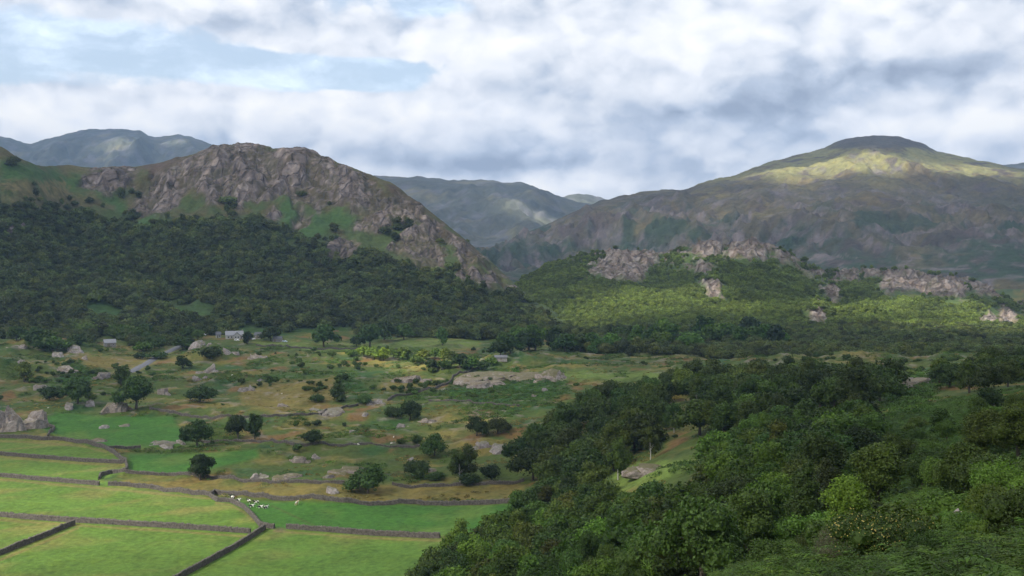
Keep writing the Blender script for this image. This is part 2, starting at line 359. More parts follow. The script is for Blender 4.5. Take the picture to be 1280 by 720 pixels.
def road_dist(x, y):
    dist = np.full(np.shape(x), 1e9)
    for (x1, y1), (x2, y2) in zip(ROAD_XY[:-1], ROAD_XY[1:]):
        ex, ey = x2 - x1, y2 - y1; t = np.clip(((x - x1) * ex + (y - y1) * ey) / (ex * ex + ey * ey), 0, 1)
        dist = np.minimum(dist, np.hypot(x - x1 - t * ex, y - y1 - t * ey))
    return dist
def base_z(x, y):
    x = np.asarray(x, float); y = np.asarray(y, float)
    z = smooth_base(x, y)
    rough = (1 - 0.93 * field_weight(x, y)) * sst(y, 14, 90) * (1 - 0.8 * sst(y, 1000, 1300))
    rough = rough * (0.25 + 0.75 * sst(road_dist(x, y), 6, 30))
    mid = sst(y, 260, 480)
    z = z + rough * ((0.6 + 1.6 * mid) * fbm(x / 46, y / 46, 3, 5) * 1.6 + (0.5 + 0.5 * mid) * fbm(x / 11, y / 11, 3, 9) + 0.55 * mid * np.maximum(0, ridged(x / 24, y / 17, 3, 21) - 0.55) * 5)
    for (px, d, sx, sy, h) in KNOLLS:
        kx = (px - 640) / F * d
        r2 = ((x - kx) / sx) ** 2 + ((y - d) / sy) ** 2
        m_ = r2 < 7
        if np.any(m_): z = z + np.where(m_, h * np.exp(-r2) * (1 + 0.5 * fbm(x / 9, y / 7, 3, 31)), 0)
    # hollow where the becks run, out towards the meadows
    return z
def gz(x, y): return float(base_z(np.array([x]), np.array([y]))[0])
_DS = np.geomspace(16, 1500, 2900)
def ground_at(px, py, dmin=30.0):
    """the point of the valley ground that shows at a spot of the photograph"""
    d = _DS[_DS >= dmin]; x = (px - 640) / F * d; z = base_z(x, d); ray = HC - (py - HOR) / F * d
    hit = np.nonzero(z >= ray)[0]
    i = hit[0] if len(hit) else len(d) - 1
    return Vector((x[i], d[i], z[i]))

# ------------------------------------------------------------------ hills
def interp(px, pts, k): return np.interp(px, [p[0] for p in pts], [p[k] for p in pts])
def soft(px, pts, k, w=9):
    return sum(interp(px + o, pts, k) for o in (-w, -w / 2, 0, w / 2, w)) / 5
CRAG_SKY = [(-500, 120, 1500), (-200, 160, 1420), (-60, 178, 1350), (0, 183, 1330), (20, 196, 1330), (45, 207, 1350), (75, 207, 1450), (105, 209, 1480), (130, 209, 1490), (160, 210, 1500), (190, 205, 1500), (215, 198, 1500), (240, 192, 1500), (262, 183, 1500), (280, 179, 1500), (300, 178, 1500),
            (345, 184, 1490), (375, 187, 1480), (395, 190, 1470), (430, 205, 1450), (460, 216, 1440), (490, 229, 1430), (520, 251, 1400), (545, 271, 1380), (575, 293, 1360), (600, 315, 1340), (625, 336, 1310), (650, 360, 1280), (670, 378, 1250), (700, 402, 1210), (730, 425, 1170), (760, 446, 1120), (800, 462, 1080), (900, 470, 1060), (1000, 480, 1050)]
CRAG_FOOT = [(-500, 900, 12), (-100, 930, 12), (0, 950, 10), (150, 985, 6), (300, 1015, 5), (450, 1035, 3), (600, 1045, 2), (700, 1040, 1), (780, 1040, 0), (1000, 1040, -2)]
KNOLL_SKY = [(480, 430, 1500), (560, 415, 1500), (620, 385, 1500), (650, 354, 1500), (680, 336, 1520), (720, 324, 1540), (770, 317, 1560), (800, 318, 1560), (825, 319, 1560), (860, 311, 1560), (880, 305, 1560), (905, 308, 1560), (920, 306, 1560), (945, 305, 1560), (970, 316, 1550), (1000, 331, 1540),
             (1030, 343, 1530), (1060, 341, 1530), (1075, 339, 1530), (1110, 343, 1520), (1140, 346, 1510), (1180, 351, 1500), (1215, 354, 1480), (1240, 363, 1450), (1262, 376, 1430), (1300, 392, 1420), (1400, 420, 1400), (1700, 440, 1380)]
KNOLL_FOOT = [(480, 1200, -5), (650, 1130, -1), (800, 1060, 1), (950, 1000, 2), (1100, 960, 2), (1280, 930, 3), (1700, 900, 4)]
FELL_SKY = [(300, 360, 3400), (480, 340, 3400), (580, 322, 3400), (620, 314, 3400), (650, 293, 3500), (700, 274, 3600), (730, 260, 3700), (755, 249, 3750), (800, 241, 3800), (825, 237, 3800), (858, 237, 3850), (880, 227, 3900), (920, 219, 4000), (950, 207, 4100), (985, 196, 4200), (1015, 190, 4250),
            (1040, 180, 4300), (1062, 173, 4300), (1090, 170, 4300), (1125, 171, 4300), (1150, 178, 4300), (1172, 189, 4280), (1210, 196, 4250), (1240, 203, 4200), (1262, 208, 4200), (1300, 213, 4200), (1420, 225, 4200), (1700, 260, 4200)]
FELL_FOOT = [(300, 2300, 10), (640, 2250, 8), (800, 2150, 8), (1000, 2050, 8), (1280, 1950, 20), (1700, 1900, 30)]
MID_SKY = [(300, 215, 6600), (440, 216, 6600), (490, 222, 6600), (525, 220, 6600), (560, 225, 6600), (600, 225, 6600), (612, 224, 6600), (635, 229, 6600), (650, 227, 6600), (680, 238, 6500), (710, 247, 6450), (740, 256, 6400), (790, 275, 6300), (900, 300, 6000)]
MID_FOOT = [(300, 4600, 30), (900, 4600, 20)]
PEAK_SKY = [(560, 290, 7600), (660, 262, 7600), (690, 252, 7600), (708, 245, 7600), (720, 242, 7600), (735, 243, 7600), (750, 246, 7600), (775, 258, 7600), (860, 290, 7600)]
PEAK_FOOT = [(560, 6900, 150), (860, 6900, 150)]
FAR_SKY = [(-500, 190, 8600), (-150, 178, 8600), (-60, 172, 8600), (0, 170, 8600), (18, 175, 8600), (38, 181, 8600), (60, 173, 8600), (95, 165, 8600), (110, 161, 8600), (150, 162, 8600), (173, 163, 8600), (185, 169, 8600), (192, 173, 8600), (207, 170, 8600), (222, 168, 8600), (240, 172, 8600), (264, 181, 8600), (300, 196, 8600), (380, 230, 8500)]
FAR_FOOT = [(-500, 6600, 150), (380, 6600, 150)]
EAST_SKY = [(1150, 240, 7000), (1225, 212, 7000), (1250, 205, 7000), (1290, 204, 7000), (1400, 200, 7000), (1700, 230, 7000)]
EAST_FOOT = [(1150, 5600, 100), (1700, 5600, 100)]

def hill(px, d, sky_, foot, shape, back=0.35):
    pw = px
    Dr = soft(pw, sky_, 2); zr = HC - (soft(pw, sky_, 1, 4) - HOR) / F * Dr
    Df = soft(pw, foot, 1, 40); zf = soft(pw, foot, 2, 40)
    t = (d - Df) / (Dr - Df)
    S = np.interp(t, [s[0] for s in shape], [s[1] for s in shape])
    z = zf + (zr - zf) * S
    z = np.where(t < 0, zf + t * (Dr - Df) * 0.35, z)
    z = np.where(t > 1, zr - (d - Dr) * back, z)
    return z, t

ROCKS_CRAG = [[(160, 266), (172, 240), (190, 215), (232, 196), (265, 180), (300, 174), (345, 181), (395, 187), (440, 208), (470, 225), (480, 250), (470, 268), (440, 262), (415, 250), (400, 262), (375, 248), (350, 245), (330, 252), (300, 262), (285, 250), (262, 262), (240, 240), (222, 262), (200, 276)],
              [(405, 330), (412, 300), (430, 292), (448, 302), (442, 330)], [(486, 312), (505, 290), (520, 276), (545, 292), (562, 318), (556, 340), (535, 338), (515, 326)],
              [(440, 284), (460, 262), (485, 250), (500, 238), (530, 262), (560, 288), (600, 322), (640, 350), (665, 376), (640, 366), (600, 345), (575, 335), (560, 305), (530, 285), (500, 280), (470, 290)],
              [(325, 278), (340, 262), (350, 268), (345, 282)], [(455, 322), (465, 312), (472, 322)], [(95, 235), (120, 210), (170, 208), (170, 232), (130, 240)], [(572, 345), (600, 340), (650, 362), (640, 372), (590, 358)],
              [(360, 285), (375, 252), (390, 262), (385, 282), (372, 290)], [(0, 282), (30, 276), (40, 288), (10, 292)]]
GREEN_CRAG = [[(345, 252), (372, 250), (395, 262), (430, 262), (440, 275), (405, 290), (380, 300), (355, 290)], [(95, 380), (130, 376), (160, 392), (150, 402), (110, 398)], [(192, 378), (215, 375), (270, 385), (266, 402), (225, 396)],
              [(0, 205), (40, 208), (100, 222), (150, 240), (160, 262), (110, 240), (40, 235), (0, 228)], [(170, 272), (195, 276), (190, 292), (170, 290)], [(300, 408), (500, 415), (500, 425), (300, 420)]]
OCHRE_CRAG = [[(0, 230), (30, 232), (55, 245), (45, 255), (0, 252)], [(40, 228), (75, 226), (95, 240), (100, 252), (60, 250)]]
HEATHER_CRAG = [[(425, 230), (450, 222), (455, 245), (440, 258), (420, 252)], [(480, 232), (505, 240), (560, 285), (600, 318), (590, 325), (540, 285), (500, 258)], [(175, 205), (235, 195), (230, 205), (190, 218)]]
def masks(px, py, polys, softw, nz):
    w = np.zeros(px.shape)
    for p in polys: w = np.maximum(w, sst(poly_sd(px, py, p) + nz, -softw, softw))
    return w
def polar(pxs, ds):
    A, Dd = np.meshgrid((pxs - 640) / F, ds); return A * Dd, Dd
def grid_quads(nr, nc):
    i = np.arange(nr - 1)[:, None] * nc + np.arange(nc - 1)[None, :]
    return np.stack([i, i + 1, i + nc + 1, i + nc], -1).reshape(-1, 4)
def lerp(a, b, w): return a + (b - a) * w[..., None]
C = lambda *c: np.array(c, float)
def shade_noise(x, y, s, seed): return fbm(x / s, y / s, 4, seed)

def build_terrain(name, pxs, ds, zf, colf, material, label):
    x, y = polar(pxs, ds); z = zf(x, y)
    if isinstance(z, tuple): x, y, z, extra = z
    else: extra = None
    rgb, rock = colf(x, y, z, extra)
    me = mesh_np(name, np.stack([x, y, z], -1).reshape(-1, 3), grid_quads(*x.shape))
    set_col(me, 'cover', rgb.reshape(-1, 3)); set_val(me, 'rock', rock.ravel())
    o = obj(name, me, M[material]); tag(o, label, None, None, 'structure')
    return o, x, y, z

# ---- crag hill
CRAG_SHAPE = [(-1, -0.3), (0, 0), (0.25, 0.16), (0.5, 0.36), (0.7, 0.58), (0.82, 0.76), (0.92, 0.92), (1.0, 1.0), (2, 1)]
def crag_z(x, y):
    px = 640 + F * x / y
    z, t = hill(px, y, CRAG_SKY, CRAG_FOOT, CRAG_SHAPE)
    _, py = proj(x, y, z)
    nz = fbm(x / 22, y / 30, 4, 77) * 12
    rk = masks(px, py, ROCKS_CRAG, 6, nz)
    up = sst(t, 0.0, 0.25) * (1 - 0.75 * sst(np.abs(t - 1), 0.12, 0.0))
    z = z + up * (fbm(x / 90, y / 90, 4, 41) * 16 + fbm(x / 24, y / 30, 4, 43) * 5)
    rel = (0.12 + 0.88 * up)
    # buttresses: ribs running down the face, split by gullies
    ribs = ridged(x / 70 + 0.5 * fbm(x / 60, y / 60, 2, 3), y / 220, 3, 51, .42) - 0.6
    gul = ridged(x / 17, y / 60, 3, 57) - 0.6
    led = np.abs(((z + 7 * fbm(x / 30, y / 30, 3, 61)) / 13) % 1 - 0.5) * 2
    z = z + rk * rel * (ribs * 21 + gul * 5 + (led - 0.5) * 3 + fbm(x / 6, y / 9, 3, 63) * 2.0)
    z = z + sst(np.abs(t - 1), 0.1, 0.0) * (fbm(x / 24, x / 37, 4, 67) * 2.2) * (0.3 + .6 * rk)
    f1, f2, v = cells(x / 9 + .5 * fbm(x / 14, y / 14, 3, 6), (z + y * 0.5) / 15.0 + .5 * fbm(x / 14, y / 14, 3, 8), 5)
    z = z + rk * (0.35 + 0.65 * rel) * (np.minimum(f2 - f1, 0.22) * 5 + (v - 0.5) * 1.6)
    return x, y, z, (px, py, t, rk, nz, v, sst(ribs + .5 * gul, .02, -.16))
def crag_col(x, y, z, ex):
    px, py, t, rk, nz, v, gully = ex
    n1_ = shade_noise(x, y, 30, 81); n2_ = shade_noise(x, y, 8, 83)
    c = np.broadcast_to(C(.050, .072, .024), x.shape + (3,)).copy()
    c = lerp(c, C(.080, .074, .034), sst(n1_ + 0.9 * sst(py, 330, 240) - 0.5, 0, .5))
    c = lerp(c, C(.045, .088, .026), masks(px, py, GREEN_CRAG, 7, nz))
    c = lerp(c, C(.135, .115, .052), masks(px, py, OCHRE_CRAG, 6, nz) * sst(n2_, -.3, .2))
    c = lerp(c, C(.085, .055, .05), masks(px, py, HEATHER_CRAG, 7, nz) * 0.8)
    rr = rk * sst(n2_ + .9 * n1_ + (rk - .5) - .55 * sst(px, 420, 470) + .5 * sst(ridged(x / 30, y / 40, 3, 85), .5, .7) * sst(px, 420, 470), -.32, .12)
    n4_ = fbm(x / 14, y / 70, 4, 87); rc = lerp(lerp(np.broadcast_to(C(.132, .110, .104), x.shape + (3,)), C(.215, .180, .165), sst(v + n4_, .3, .9)), C(.080, .066, .050), sst(n1_ + n2_, .05, .45))
    rr = rr * (1 - .85 * gully * sst(n2_, -.35, .1))      # heather and bilberry rooted in the gullies
    c = lerp(c, C(.070, .058, .036), rk * .8)
    c = c + (rc - c) * rr[..., None]
    return c, rr
crag_obj, cgx, cgy, cgz = build_terrain('crag_hill', np.arange(-420, 830, 1.55), np.r_[np.linspace(880, 1180, 110), np.linspace(1182, 1560, 250), np.linspace(1570, 1900, 16)], crag_z, crag_col, 'crag', 'steep hill with a broad grey rock crag above dark woods')

# ---- wooded hill
KN_SHAPE = [(-1, -0.3), (0, 0), (0.2, 0.14), (0.5, 0.42), (0.75, 0.70), (0.9, 0.90), (1.0, 1.0), (2, 1)]
ROCKS_KNOLL = [[(735, 345), (760, 316), (800, 313), (835, 315), (808, 340), (795, 352), (775, 352)], [(855, 318), (880, 300), (910, 304), (900, 318), (880, 322)], [(905, 318), (920, 302), (950, 302), (975, 314), (955, 326), (915, 326)], [(872, 352), (898, 354), (905, 376), (888, 372)],
               [(968, 318), (1000, 330), (1003, 338), (975, 330)], [(1005, 346), (1028, 338), (1030, 345), (1015, 350)], [(1040, 352), (1052, 334), (1072, 334), (1072, 352)], [(1075, 340), (1095, 334), (1098, 345), (1080, 346)], [(1097, 362), (1105, 342), (1140, 338), (1168, 350), (1165, 362), (1150, 372), (1110, 372)], [(1160, 370), (1165, 346), (1195, 346), (1215, 368), (1200, 380), (1180, 374)], [(1200, 350), (1240, 356), (1248, 374), (1225, 376)],
               [(1024, 362), (1040, 356), (1055, 370), (1040, 378)], [(1224, 402), (1236, 392), (1246, 396), (1245, 407)], [(1249, 410), (1247, 388), (1258, 384), (1274, 396), (1274, 410)], [(855, 332), (880, 326), (895, 336), (880, 342)], [(1008, 395), (1025, 390), (1034, 402), (1020, 408)]]
def knoll_z(x, y):
    px = 640 + F * x / y
    z, t = hill(px, y, KNOLL_SKY, KNOLL_FOOT, KN_SHAPE, 0.2)
    _, py = proj(x, y, z)
    nz = fbm(x / 16, y / 30, 4, 177) * 7
    rk = masks(px, py, ROCKS_KNOLL, 4, nz)
    up = sst(t, 0, .3) * (1 - 0.8 * sst(np.abs(t - 1), .12, 0))
    z = z + up * (fbm(x / 120, y / 120, 4, 141) * 16 + fbm(x / 30, y / 30, 3, 143) * 3)
    f1, f2, v = cells(x / 6, (z * 1.5 + y * .3) / 8, 15)
    crest = sst(t, .70, .93) * sst(t, 1.15, 1.02); z = z + crest * (ridged(x / 48, y / 60, 3, 157) - .62) * 14
    rk = np.maximum(rk, crest * sst(ridged(x / 30, y / 34, 3, 159) + .4 * fbm(x / 12, y / 12, 3, 161), .60, .78) * sst(px, 700, 740))
    z = z + rk * (3.0 + (ridged(x / 20, y / 50, 3, 151) - .5) * 11 + fbm(x / 6, y / 9, 3, 153) * 3 + np.minimum(f2 - f1, .3) * 4)
    z = z + sst(np.abs(t - 1), .1, 0) * fbm(x / 24, x / 31, 4, 67) * 3 * (0.3 + rk)
    return x, y, z, (px, py, t, rk, nz, v)
def knoll_col(x, y, z, ex):
    px, py, t, rk, nz, v = ex
    n1_ = shade_noise(x, y, 26, 91); n2_ = shade_noise(x, y, 8, 93)
    c = np.broadcast_to(C(.055, .085, .024), x.shape + (3,)).copy()
    c = lerp(c, C(.11, .12, .04), sst(n1_, 0, .5))
    rr = rk * sst(n2_ + .7 * n1_ + (rk - .5), -.5, 0)
    rc = lerp(np.broadcast_to(C(.170, .136, .118), x.shape + (3,)), C(.25, .215, .195), sst(v, .3, .9)); rc = lerp(rc, C(.12, .105, .065), sst(n1_ + n2_, .1, .5))
    return c + (rc - c) * rr[..., None], rr
knoll_obj, knx, kny, knz = build_terrain('wooded_hill', np.arange(520, 1560, 1.8), np.r_[np.linspace(880, 1400, 130), np.linspace(1403, 1620, 120), np.linspace(1630, 1900, 12)], knoll_z, knoll_col, 'crag', 'low wooded hill with bare rock knuckles along its crest')

# ---- the fell and the mountains beyond
FELL_SHAPE = [(-1, -0.3), (0, 0), (0.2, 0.22), (0.4, 0.40), (0.6, 0.58), (0.8, 0.79), (0.93, 0.94), (1.0, 1.0), (2, 1)]
def fell_z(x, y):
    px = 640 + F * x / y
    z, t = hill(px, y, FELL_SKY, FELL_FOOT, FELL_SHAPE)
    up = sst(t, 0, .25) * (1 - 0.93 * sst(np.abs(t - 1), .30, .04))
    # valleys and spurs running down the flank
    z = z + up * ((ridged(x / 700 + y / 1500, y / 1500 - x / 2400, 3, 241, .42) - .62) * 105 + fbm(x / 260, y / 260, 5, 243) * 34)
    _, py = proj(x, y, z); nz = fbm(x / 120, y / 120, 4, 247)
    rk = sst(ridged(x / 260, y / 240, 3, 251) + nz * .7 - .1 * t - 0.12 * sst(py, 300, 200), .52, .78) * up
    rk = np.maximum(rk, sst(py, 262, 292) * sst(nz + .15, -.3, .3) * up * .9)
    z = z + rk * ((ridged(x / 70, y / 90, 4, 253) - .5) * (22 + 26 * sst(py, 240, 280))) + fbm(x / 40, y / 40, 3, 257) * 5 * sst(t, 0, .2) + up * sst(py, 225, 285) * ((ridged(x / 190 + .5 * fbm(x / 200, y / 200, 2, 7), y / 330, 5, 271, .6) - .6) * 70) + up * (ridged(x / 95 + y / 400, y / 420, 4, 273) - .6) * 16
    z = z + sst(np.abs(t - 1), .06, 0) * fbm(x / 60, x / 91, 4, 259) * 6
    return x, y, z, (px, py, t, rk, nz)
def fell_col(x, y, z, ex):
    px, py, t, rk, nz = ex
    n1_ = shade_noise(x, y, 180, 261); n2_ = shade_noise(x, y, 50, 263)
    c = np.broadcast_to(C(.085, .075, .046), x.shape + (3,)).copy()
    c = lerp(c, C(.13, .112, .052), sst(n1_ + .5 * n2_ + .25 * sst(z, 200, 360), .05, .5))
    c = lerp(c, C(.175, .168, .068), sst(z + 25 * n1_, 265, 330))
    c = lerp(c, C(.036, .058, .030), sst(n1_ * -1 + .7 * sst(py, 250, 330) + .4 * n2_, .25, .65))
    c = lerp(c, C(.075, .058, .055), sst(n2_ - n1_, .2, .5) * .8)
    c = lerp(c, C(.135, .118, .122), rk * sst(n2_, -.35, .2) * .75)
    n5_ = fbm(x / 75 + 3 * n1_, y / 95, 5, 281, .62); n6_ = fbm(x / 150, y / 240, 5, 283, .6)
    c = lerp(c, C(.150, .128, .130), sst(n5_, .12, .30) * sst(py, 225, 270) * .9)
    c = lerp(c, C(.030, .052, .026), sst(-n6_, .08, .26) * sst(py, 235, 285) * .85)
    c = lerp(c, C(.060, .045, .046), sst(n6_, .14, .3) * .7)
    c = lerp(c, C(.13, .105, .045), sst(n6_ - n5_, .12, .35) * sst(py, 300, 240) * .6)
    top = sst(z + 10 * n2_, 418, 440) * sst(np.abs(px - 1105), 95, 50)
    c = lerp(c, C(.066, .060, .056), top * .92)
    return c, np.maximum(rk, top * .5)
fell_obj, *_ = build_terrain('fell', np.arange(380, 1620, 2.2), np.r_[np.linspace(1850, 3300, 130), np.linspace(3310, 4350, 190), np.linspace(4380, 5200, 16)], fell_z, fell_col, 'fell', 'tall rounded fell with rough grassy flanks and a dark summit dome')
def mk_far(sk, ft, seed, amp):
    def zf(x, y):
        px = 640 + F * x / y
        z, t = hill(px, y, sk, ft, [(-1, -.3), (0, 0), (.5, .5), (.85, .88), (1, 1), (2, 1)])
        up = sst(t, 0, .25) * (1 - 0.95 * sst(np.abs(t - 1), .34, .04))
        z = z + up * ((ridged(x / 700, y / 1100, 5, seed) - .55) * amp * 2.2 + fbm(x / 240, y / 240, 5, seed + 9) * amp * .7) + sst(np.abs(t - 1), .05, 0) * (fbm(x / 200, x / 260, 3, seed + 3) * 9 + fbm(x / 60, x / 75, 4, seed + 4) * 9)
        return x, y, z, (px, t)
    def cf(x, y, z, ex):
        n = shade_noise(x, y, 300, seed + 20); m_ = shade_noise(x, y, 110, seed + 21)
        c = np.broadcast_to(C(.085, .088, .062), x.shape + (3,)).copy()
        c = lerp(c, C(.16, .145, .075), sst(n, .1, .5)); rr = sst(m_ + n * .3, .0, .4)
        return lerp(c, C(.135, .13, .135), rr * .8), rr
    return zf, cf
for nm, sk, ft, seed, amp, p0, p1, st, ds, lab in (
    ('mountain', FAR_SKY, FAR_FOOT, 301, 120, -480, 370, 2.4, np.r_[np.linspace(6500, 8650, 130), np.linspace(8700, 9600, 10)], 'farthest blue mountain with a flat craggy top behind the crag hill'),
    ('mountain', MID_SKY, MID_FOOT, 341, 70, 310, 890, 2.4, np.r_[np.linspace(4500, 6650, 120), np.linspace(6700, 7400, 8)], 'hazy blue mountain closing the valley between the crag and the fell'),
    ('mountain', PEAK_SKY, PEAK_FOOT, 361, 30, 570, 850, 2.4, np.r_[np.linspace(6900, 7620, 40), np.linspace(7650, 8000, 6)], 'small sunlit mountain top showing over the notch beside the fell'),
    ('mountain', EAST_SKY, EAST_FOOT, 381, 50, 1160, 1680, 4.0, np.r_[np.linspace(5600, 7020, 50), np.linspace(7050, 7500, 6)], 'distant grey mountain edge behind the fell at its lower shoulder')):
    zf, cf = mk_far(sk, ft, seed, amp)
    build_terrain(nm, np.arange(p0, p1, st), ds, zf, cf, 'far', lab)

# ---- valley ground, one sheet out to the horizon
OCHRE = [[(150, 597), (262, 600), (330, 606), (490, 606), (655, 604), (650, 624), (520, 628), (320, 621), (262, 618), (190, 607)], [(300, 480), (420, 470), (430, 500), (340, 520), (300, 505)], [(95, 445), (190, 445), (192, 455), (150, 462), (110, 460)], [(960, 470), (1100, 460), (1110, 490), (960, 500)]]
BRIGHT = [[(690, 466), (850, 464), (850, 474), (700, 474)], [(320, 424), (430, 430), (560, 434), (560, 440), (400, 440), (320, 432)], [(500, 424), (600, 426), (600, 434), (490, 434)], [(770, 580), (880, 574), (870, 585), (765, 620)], [(1085, 545), (1155, 545), (1150, 562), (1090, 566)]]
DEEP = [[(560, 480), (700, 465), (715, 490), (640, 520), (560, 500)], [(1105, 505), (1165, 510), (1165, 540), (1105, 545)], [(80, 455), (120, 450), (130, 470), (60, 490)], [(1090, 470), (1180, 465), (1160, 510), (1110, 505)], [(330, 470), (440, 465), (460, 490), (340, 490)]]
TRACKS = [((339, 632), (395, 658))]
VERGES = [[(-60, 568), (0, 571), (50, 575), (100, 579), (156, 581)], [(-60, 595), (0, 599), (40, 603), (124, 610), (262, 623)], [(-60, 646), (0, 650), (130, 659), (200, 663), (313, 671)], [(343, 664), (358, 665), (450, 672), (550, 676)], [(-60, 549), (50, 553), (100, 557), (133, 565)], [(97, 660), (50, 680), (0, 700)], [(270, 629), (288, 631), (305, 640), (317, 652)]]
def ground_col(x, y, z, ex):
    px, py = proj(x, y, z)
    n1_ = shade_noise(x, y, 40, 401); n2_ = shade_noise(x, y, 11, 403); n3_ = shade_noise(x, y / 1.8, 22, 405)
    c = np.broadcast_to(C(.060, .086, .019), x.shape + (3,)).copy()                  # rough pasture
    c = lerp(c, C(.152, .130, .036), sst(n1_ + .4 * n2_, -.02, .42))                     # bent grass
    c = lerp(c, C(.150, .085, .034), sst(n3_ + .3 * n2_, .14, .4) * .85)                # dry rushes
    c = lerp(c, C(.028, .070, .018), sst(-n1_ + .7 * n2_, .1, .45) * .9)               # bracken
    nz = n2_ * 8
    c = lerp(c, C(.030, .085, .020), masks(px, py, DEEP, 8, nz) * .85)
    c = lerp(c, C(.150, .120, .034), masks(px, py, OCHRE, 5, nz) * (.75 + .25 * sst(n2_, -.3, .3)))
    c = lerp(c, C(.115, .165, .032), masks(px, py, BRIGHT, 4, nz) * .9)
    lush = masks(px, py, LUSH, 3, nz * .2); fld = sst(poly_sd(px, py, FIELDS), -1, 2) * (1 - lush)
    far = ((y > 255) & (y < 600)); lush = lush * far; fld = fld * far
    c = lerp(c, lerp(np.broadcast_to(C(.040, .112, .016), x.shape + (3,)), C(.075, .135, .024), sst(n1_ + .5 * n3_, 0, .5)), lush)
    # mown meadows: swathes of the mower
    sw = np.sin((x * .5 - y * .86) / 3.3 + 2.2 * n1_) * sst(perlin((x * .5 - y * .86) / 14, (x * .86 + y * .5) / 90, 9), -.1, .3)
    mow = lerp(np.broadcast_to(C(.080, .142, .022), x.shape + (3,)), C(.140, .150, .038), sst(n1_ * .8 + n3_ * .6 + .34 * sw, -.1, .5))
    mow = lerp(mow, C(.062, .128, .020), sst(py, 640, 700) * sst(px, 300, 380) * .6)
    c = lerp(c, mow, fld)
    for ln in VERGES:       # unmown grass and rushes along the foot of the walls, worn earth at the gateway
        dv = np.full(x.shape, 1e9)
        for (x1, y1), (x2, y2) in zip(ln[:-1], ln[1:]):
            ex, ey = x2 - x1, y2 - y1; t_ = np.clip(((px - x1) * ex + (py - y1) * ey) / (ex * ex + ey * ey), 0, 1); dv = np.minimum(dv, np.hypot(px - x1 - t_ * ex, py - y1 - t_ * ey))
        c = lerp(c, C(.165, .140, .048), sst(dv + 1.2 * n2_, 2.4, .6) * .75 * far * sst(y, 250, 270))
    c = lerp(c, C(.10, .078, .045), sst(np.hypot((px - 350) / 2.2, py - 663) + 2 * n2_, 5, 1.5) * .7 * far)
    tuft = sst(fbm(x / 3.2, y / 4.2, 3, 411), .18, .34); c = lerp(c, c * .72, tuft * .55 * np.maximum(fld, lush))
    # near bank: lush bracken and bilberry
    near = sst(px, 780, 980) * sst(y, 330, 200)
    c = lerp(c, lerp(lerp(np.broadcast_to(C(.028, .066, .016), x.shape + (3,)), C(.05, .085, .022), sst(n2_ + n1_, -.1, .5)), C(.075, .06, .03), sst(n3_ - n2_, .3, .6)), near * .9)
    for (a, b) in TRACKS:
        t = np.clip(((px - a[0]) * (b[0] - a[0]) + (py - a[1]) * (b[1] - a[1])) / ((b[0] - a[0]) ** 2 + (b[1] - a[1]) ** 2), 0, 1)
        dd = np.hypot(px - a[0] - t * (b[0] - a[0]), (py - a[1] - t * (b[1] - a[1])) * 1.5)
        c = lerp(c, C(.06, .05, .02), sst(dd, 2.0, .5) * .6 * lush)
    # thin bare stone poking through the turf
    st_ = sst(ridged(x / 24, y / 17, 3, 21) + .25 * n2_, .74, .86) * sst(y, 400, 520) * (1 - fld) * (1 - lush) * sst(y, 1000, 900)
    c = lerp(c, C(.20, .172, .140), st_ * sst(n2_, -.1, .25) * .6)
    rd = road_dist(x, y); c = lerp(c, C(.17, .16, .06), sst(rd, 7, 4) * .7)
    return c, st_
GPX = np.r_[np.geomspace(1000, 345, 22)[:-1] * -1, np.arange(-340, 1620, 2.5), np.geomspace(1640, 2280, 18)]
GDS = np.r_[np.geomspace(6, 250, 150)[:-1], np.geomspace(250, 1120, 440), np.geomspace(1140, 9400, 40)]
ground_obj, gx_, gy_, gz_ = build_terrain('ground', GPX, GDS, base_z, ground_col, 'ground', 'valley floor of mown meadows, rough pasture and bracken')
# ------------------------------------------------------------------ unseen cloud cover added to shade the valley, gaps shaped for the sunlit patches
CLOUD_Z = 2400.0
GAPS = [  # photo spot and depth of the sunlit patch, half sizes across and in depth (m), how open
    (1085, 207, 4120, 330, 110, 1.0), (1190, 212, 4120, 210, 100, 1.0), (975, 213, 4060, 170, 90, .9), (1020, 207, 4080, 150, 80, .8), (1240, 212, 4130, 130, 90, .9), (1092, 182, 4280, 30, 30, .5),
    (150, 183, 8100, 190, 170, .9), (205, 180, 8250, 240, 80, .9), (130, 195, 7900, 90, 60, .6), (665, 266, 5500, 120, 260, .85), (728, 247, 7600, 300, 300, 1.0),
    (830, 374, 1275, 84, 80, 1.0), (775, 394, 1210, 62, 54, 1.0), (895, 386, 1260, 50, 36, 1.0), (850, 366, 1330, 34, 34, .9), (738, 407, 1170, 34, 32, 1.0), (930, 390, 1250, 40, 26, .6),
    (1190, 394, 1225, 96, 84, 1.0), (1100, 388, 1270, 66, 52, 1.0), (1265, 418, 1130, 62, 78, 1.0), (1050, 388, 1290, 36, 36, .7), (1330, 415, 1150, 90, 90, 1.0), (1150, 410, 1200, 40, 40, .8),
    (500, 450, 930, 55, 44, 1.0), (550, 452, 910, 46, 40, 1.0),
    (60, 640, 350, 130, 110, .55), (420, 690, 320, 70, 60, .40), (180, 600, 420, 90, 60, .36), (420, 520, 580, 190, 90, .26), (350, 225, 1470, 260, 120, .08), (540, 310, 1380, 100, 100, .28), (250, 450, 830, 200, 70, .14), (1200, 640, 100, 38, 60, .34), (720, 650, 180, 60, 60, .26),
    (1062, 640, 140, 16, 24, .40), (780, 600, 210, 60, 70, .25), (640, 470, 740, 70, 40, .35), (1030, 475, 600, 90, 50, .35), (900, 320, 1550, 80, 40, .35), (1150, 355, 1500, 90, 50, .35), (850, 270, 3500, 500, 400, .22), (1000, 250, 3700, 400, 300, .2)]
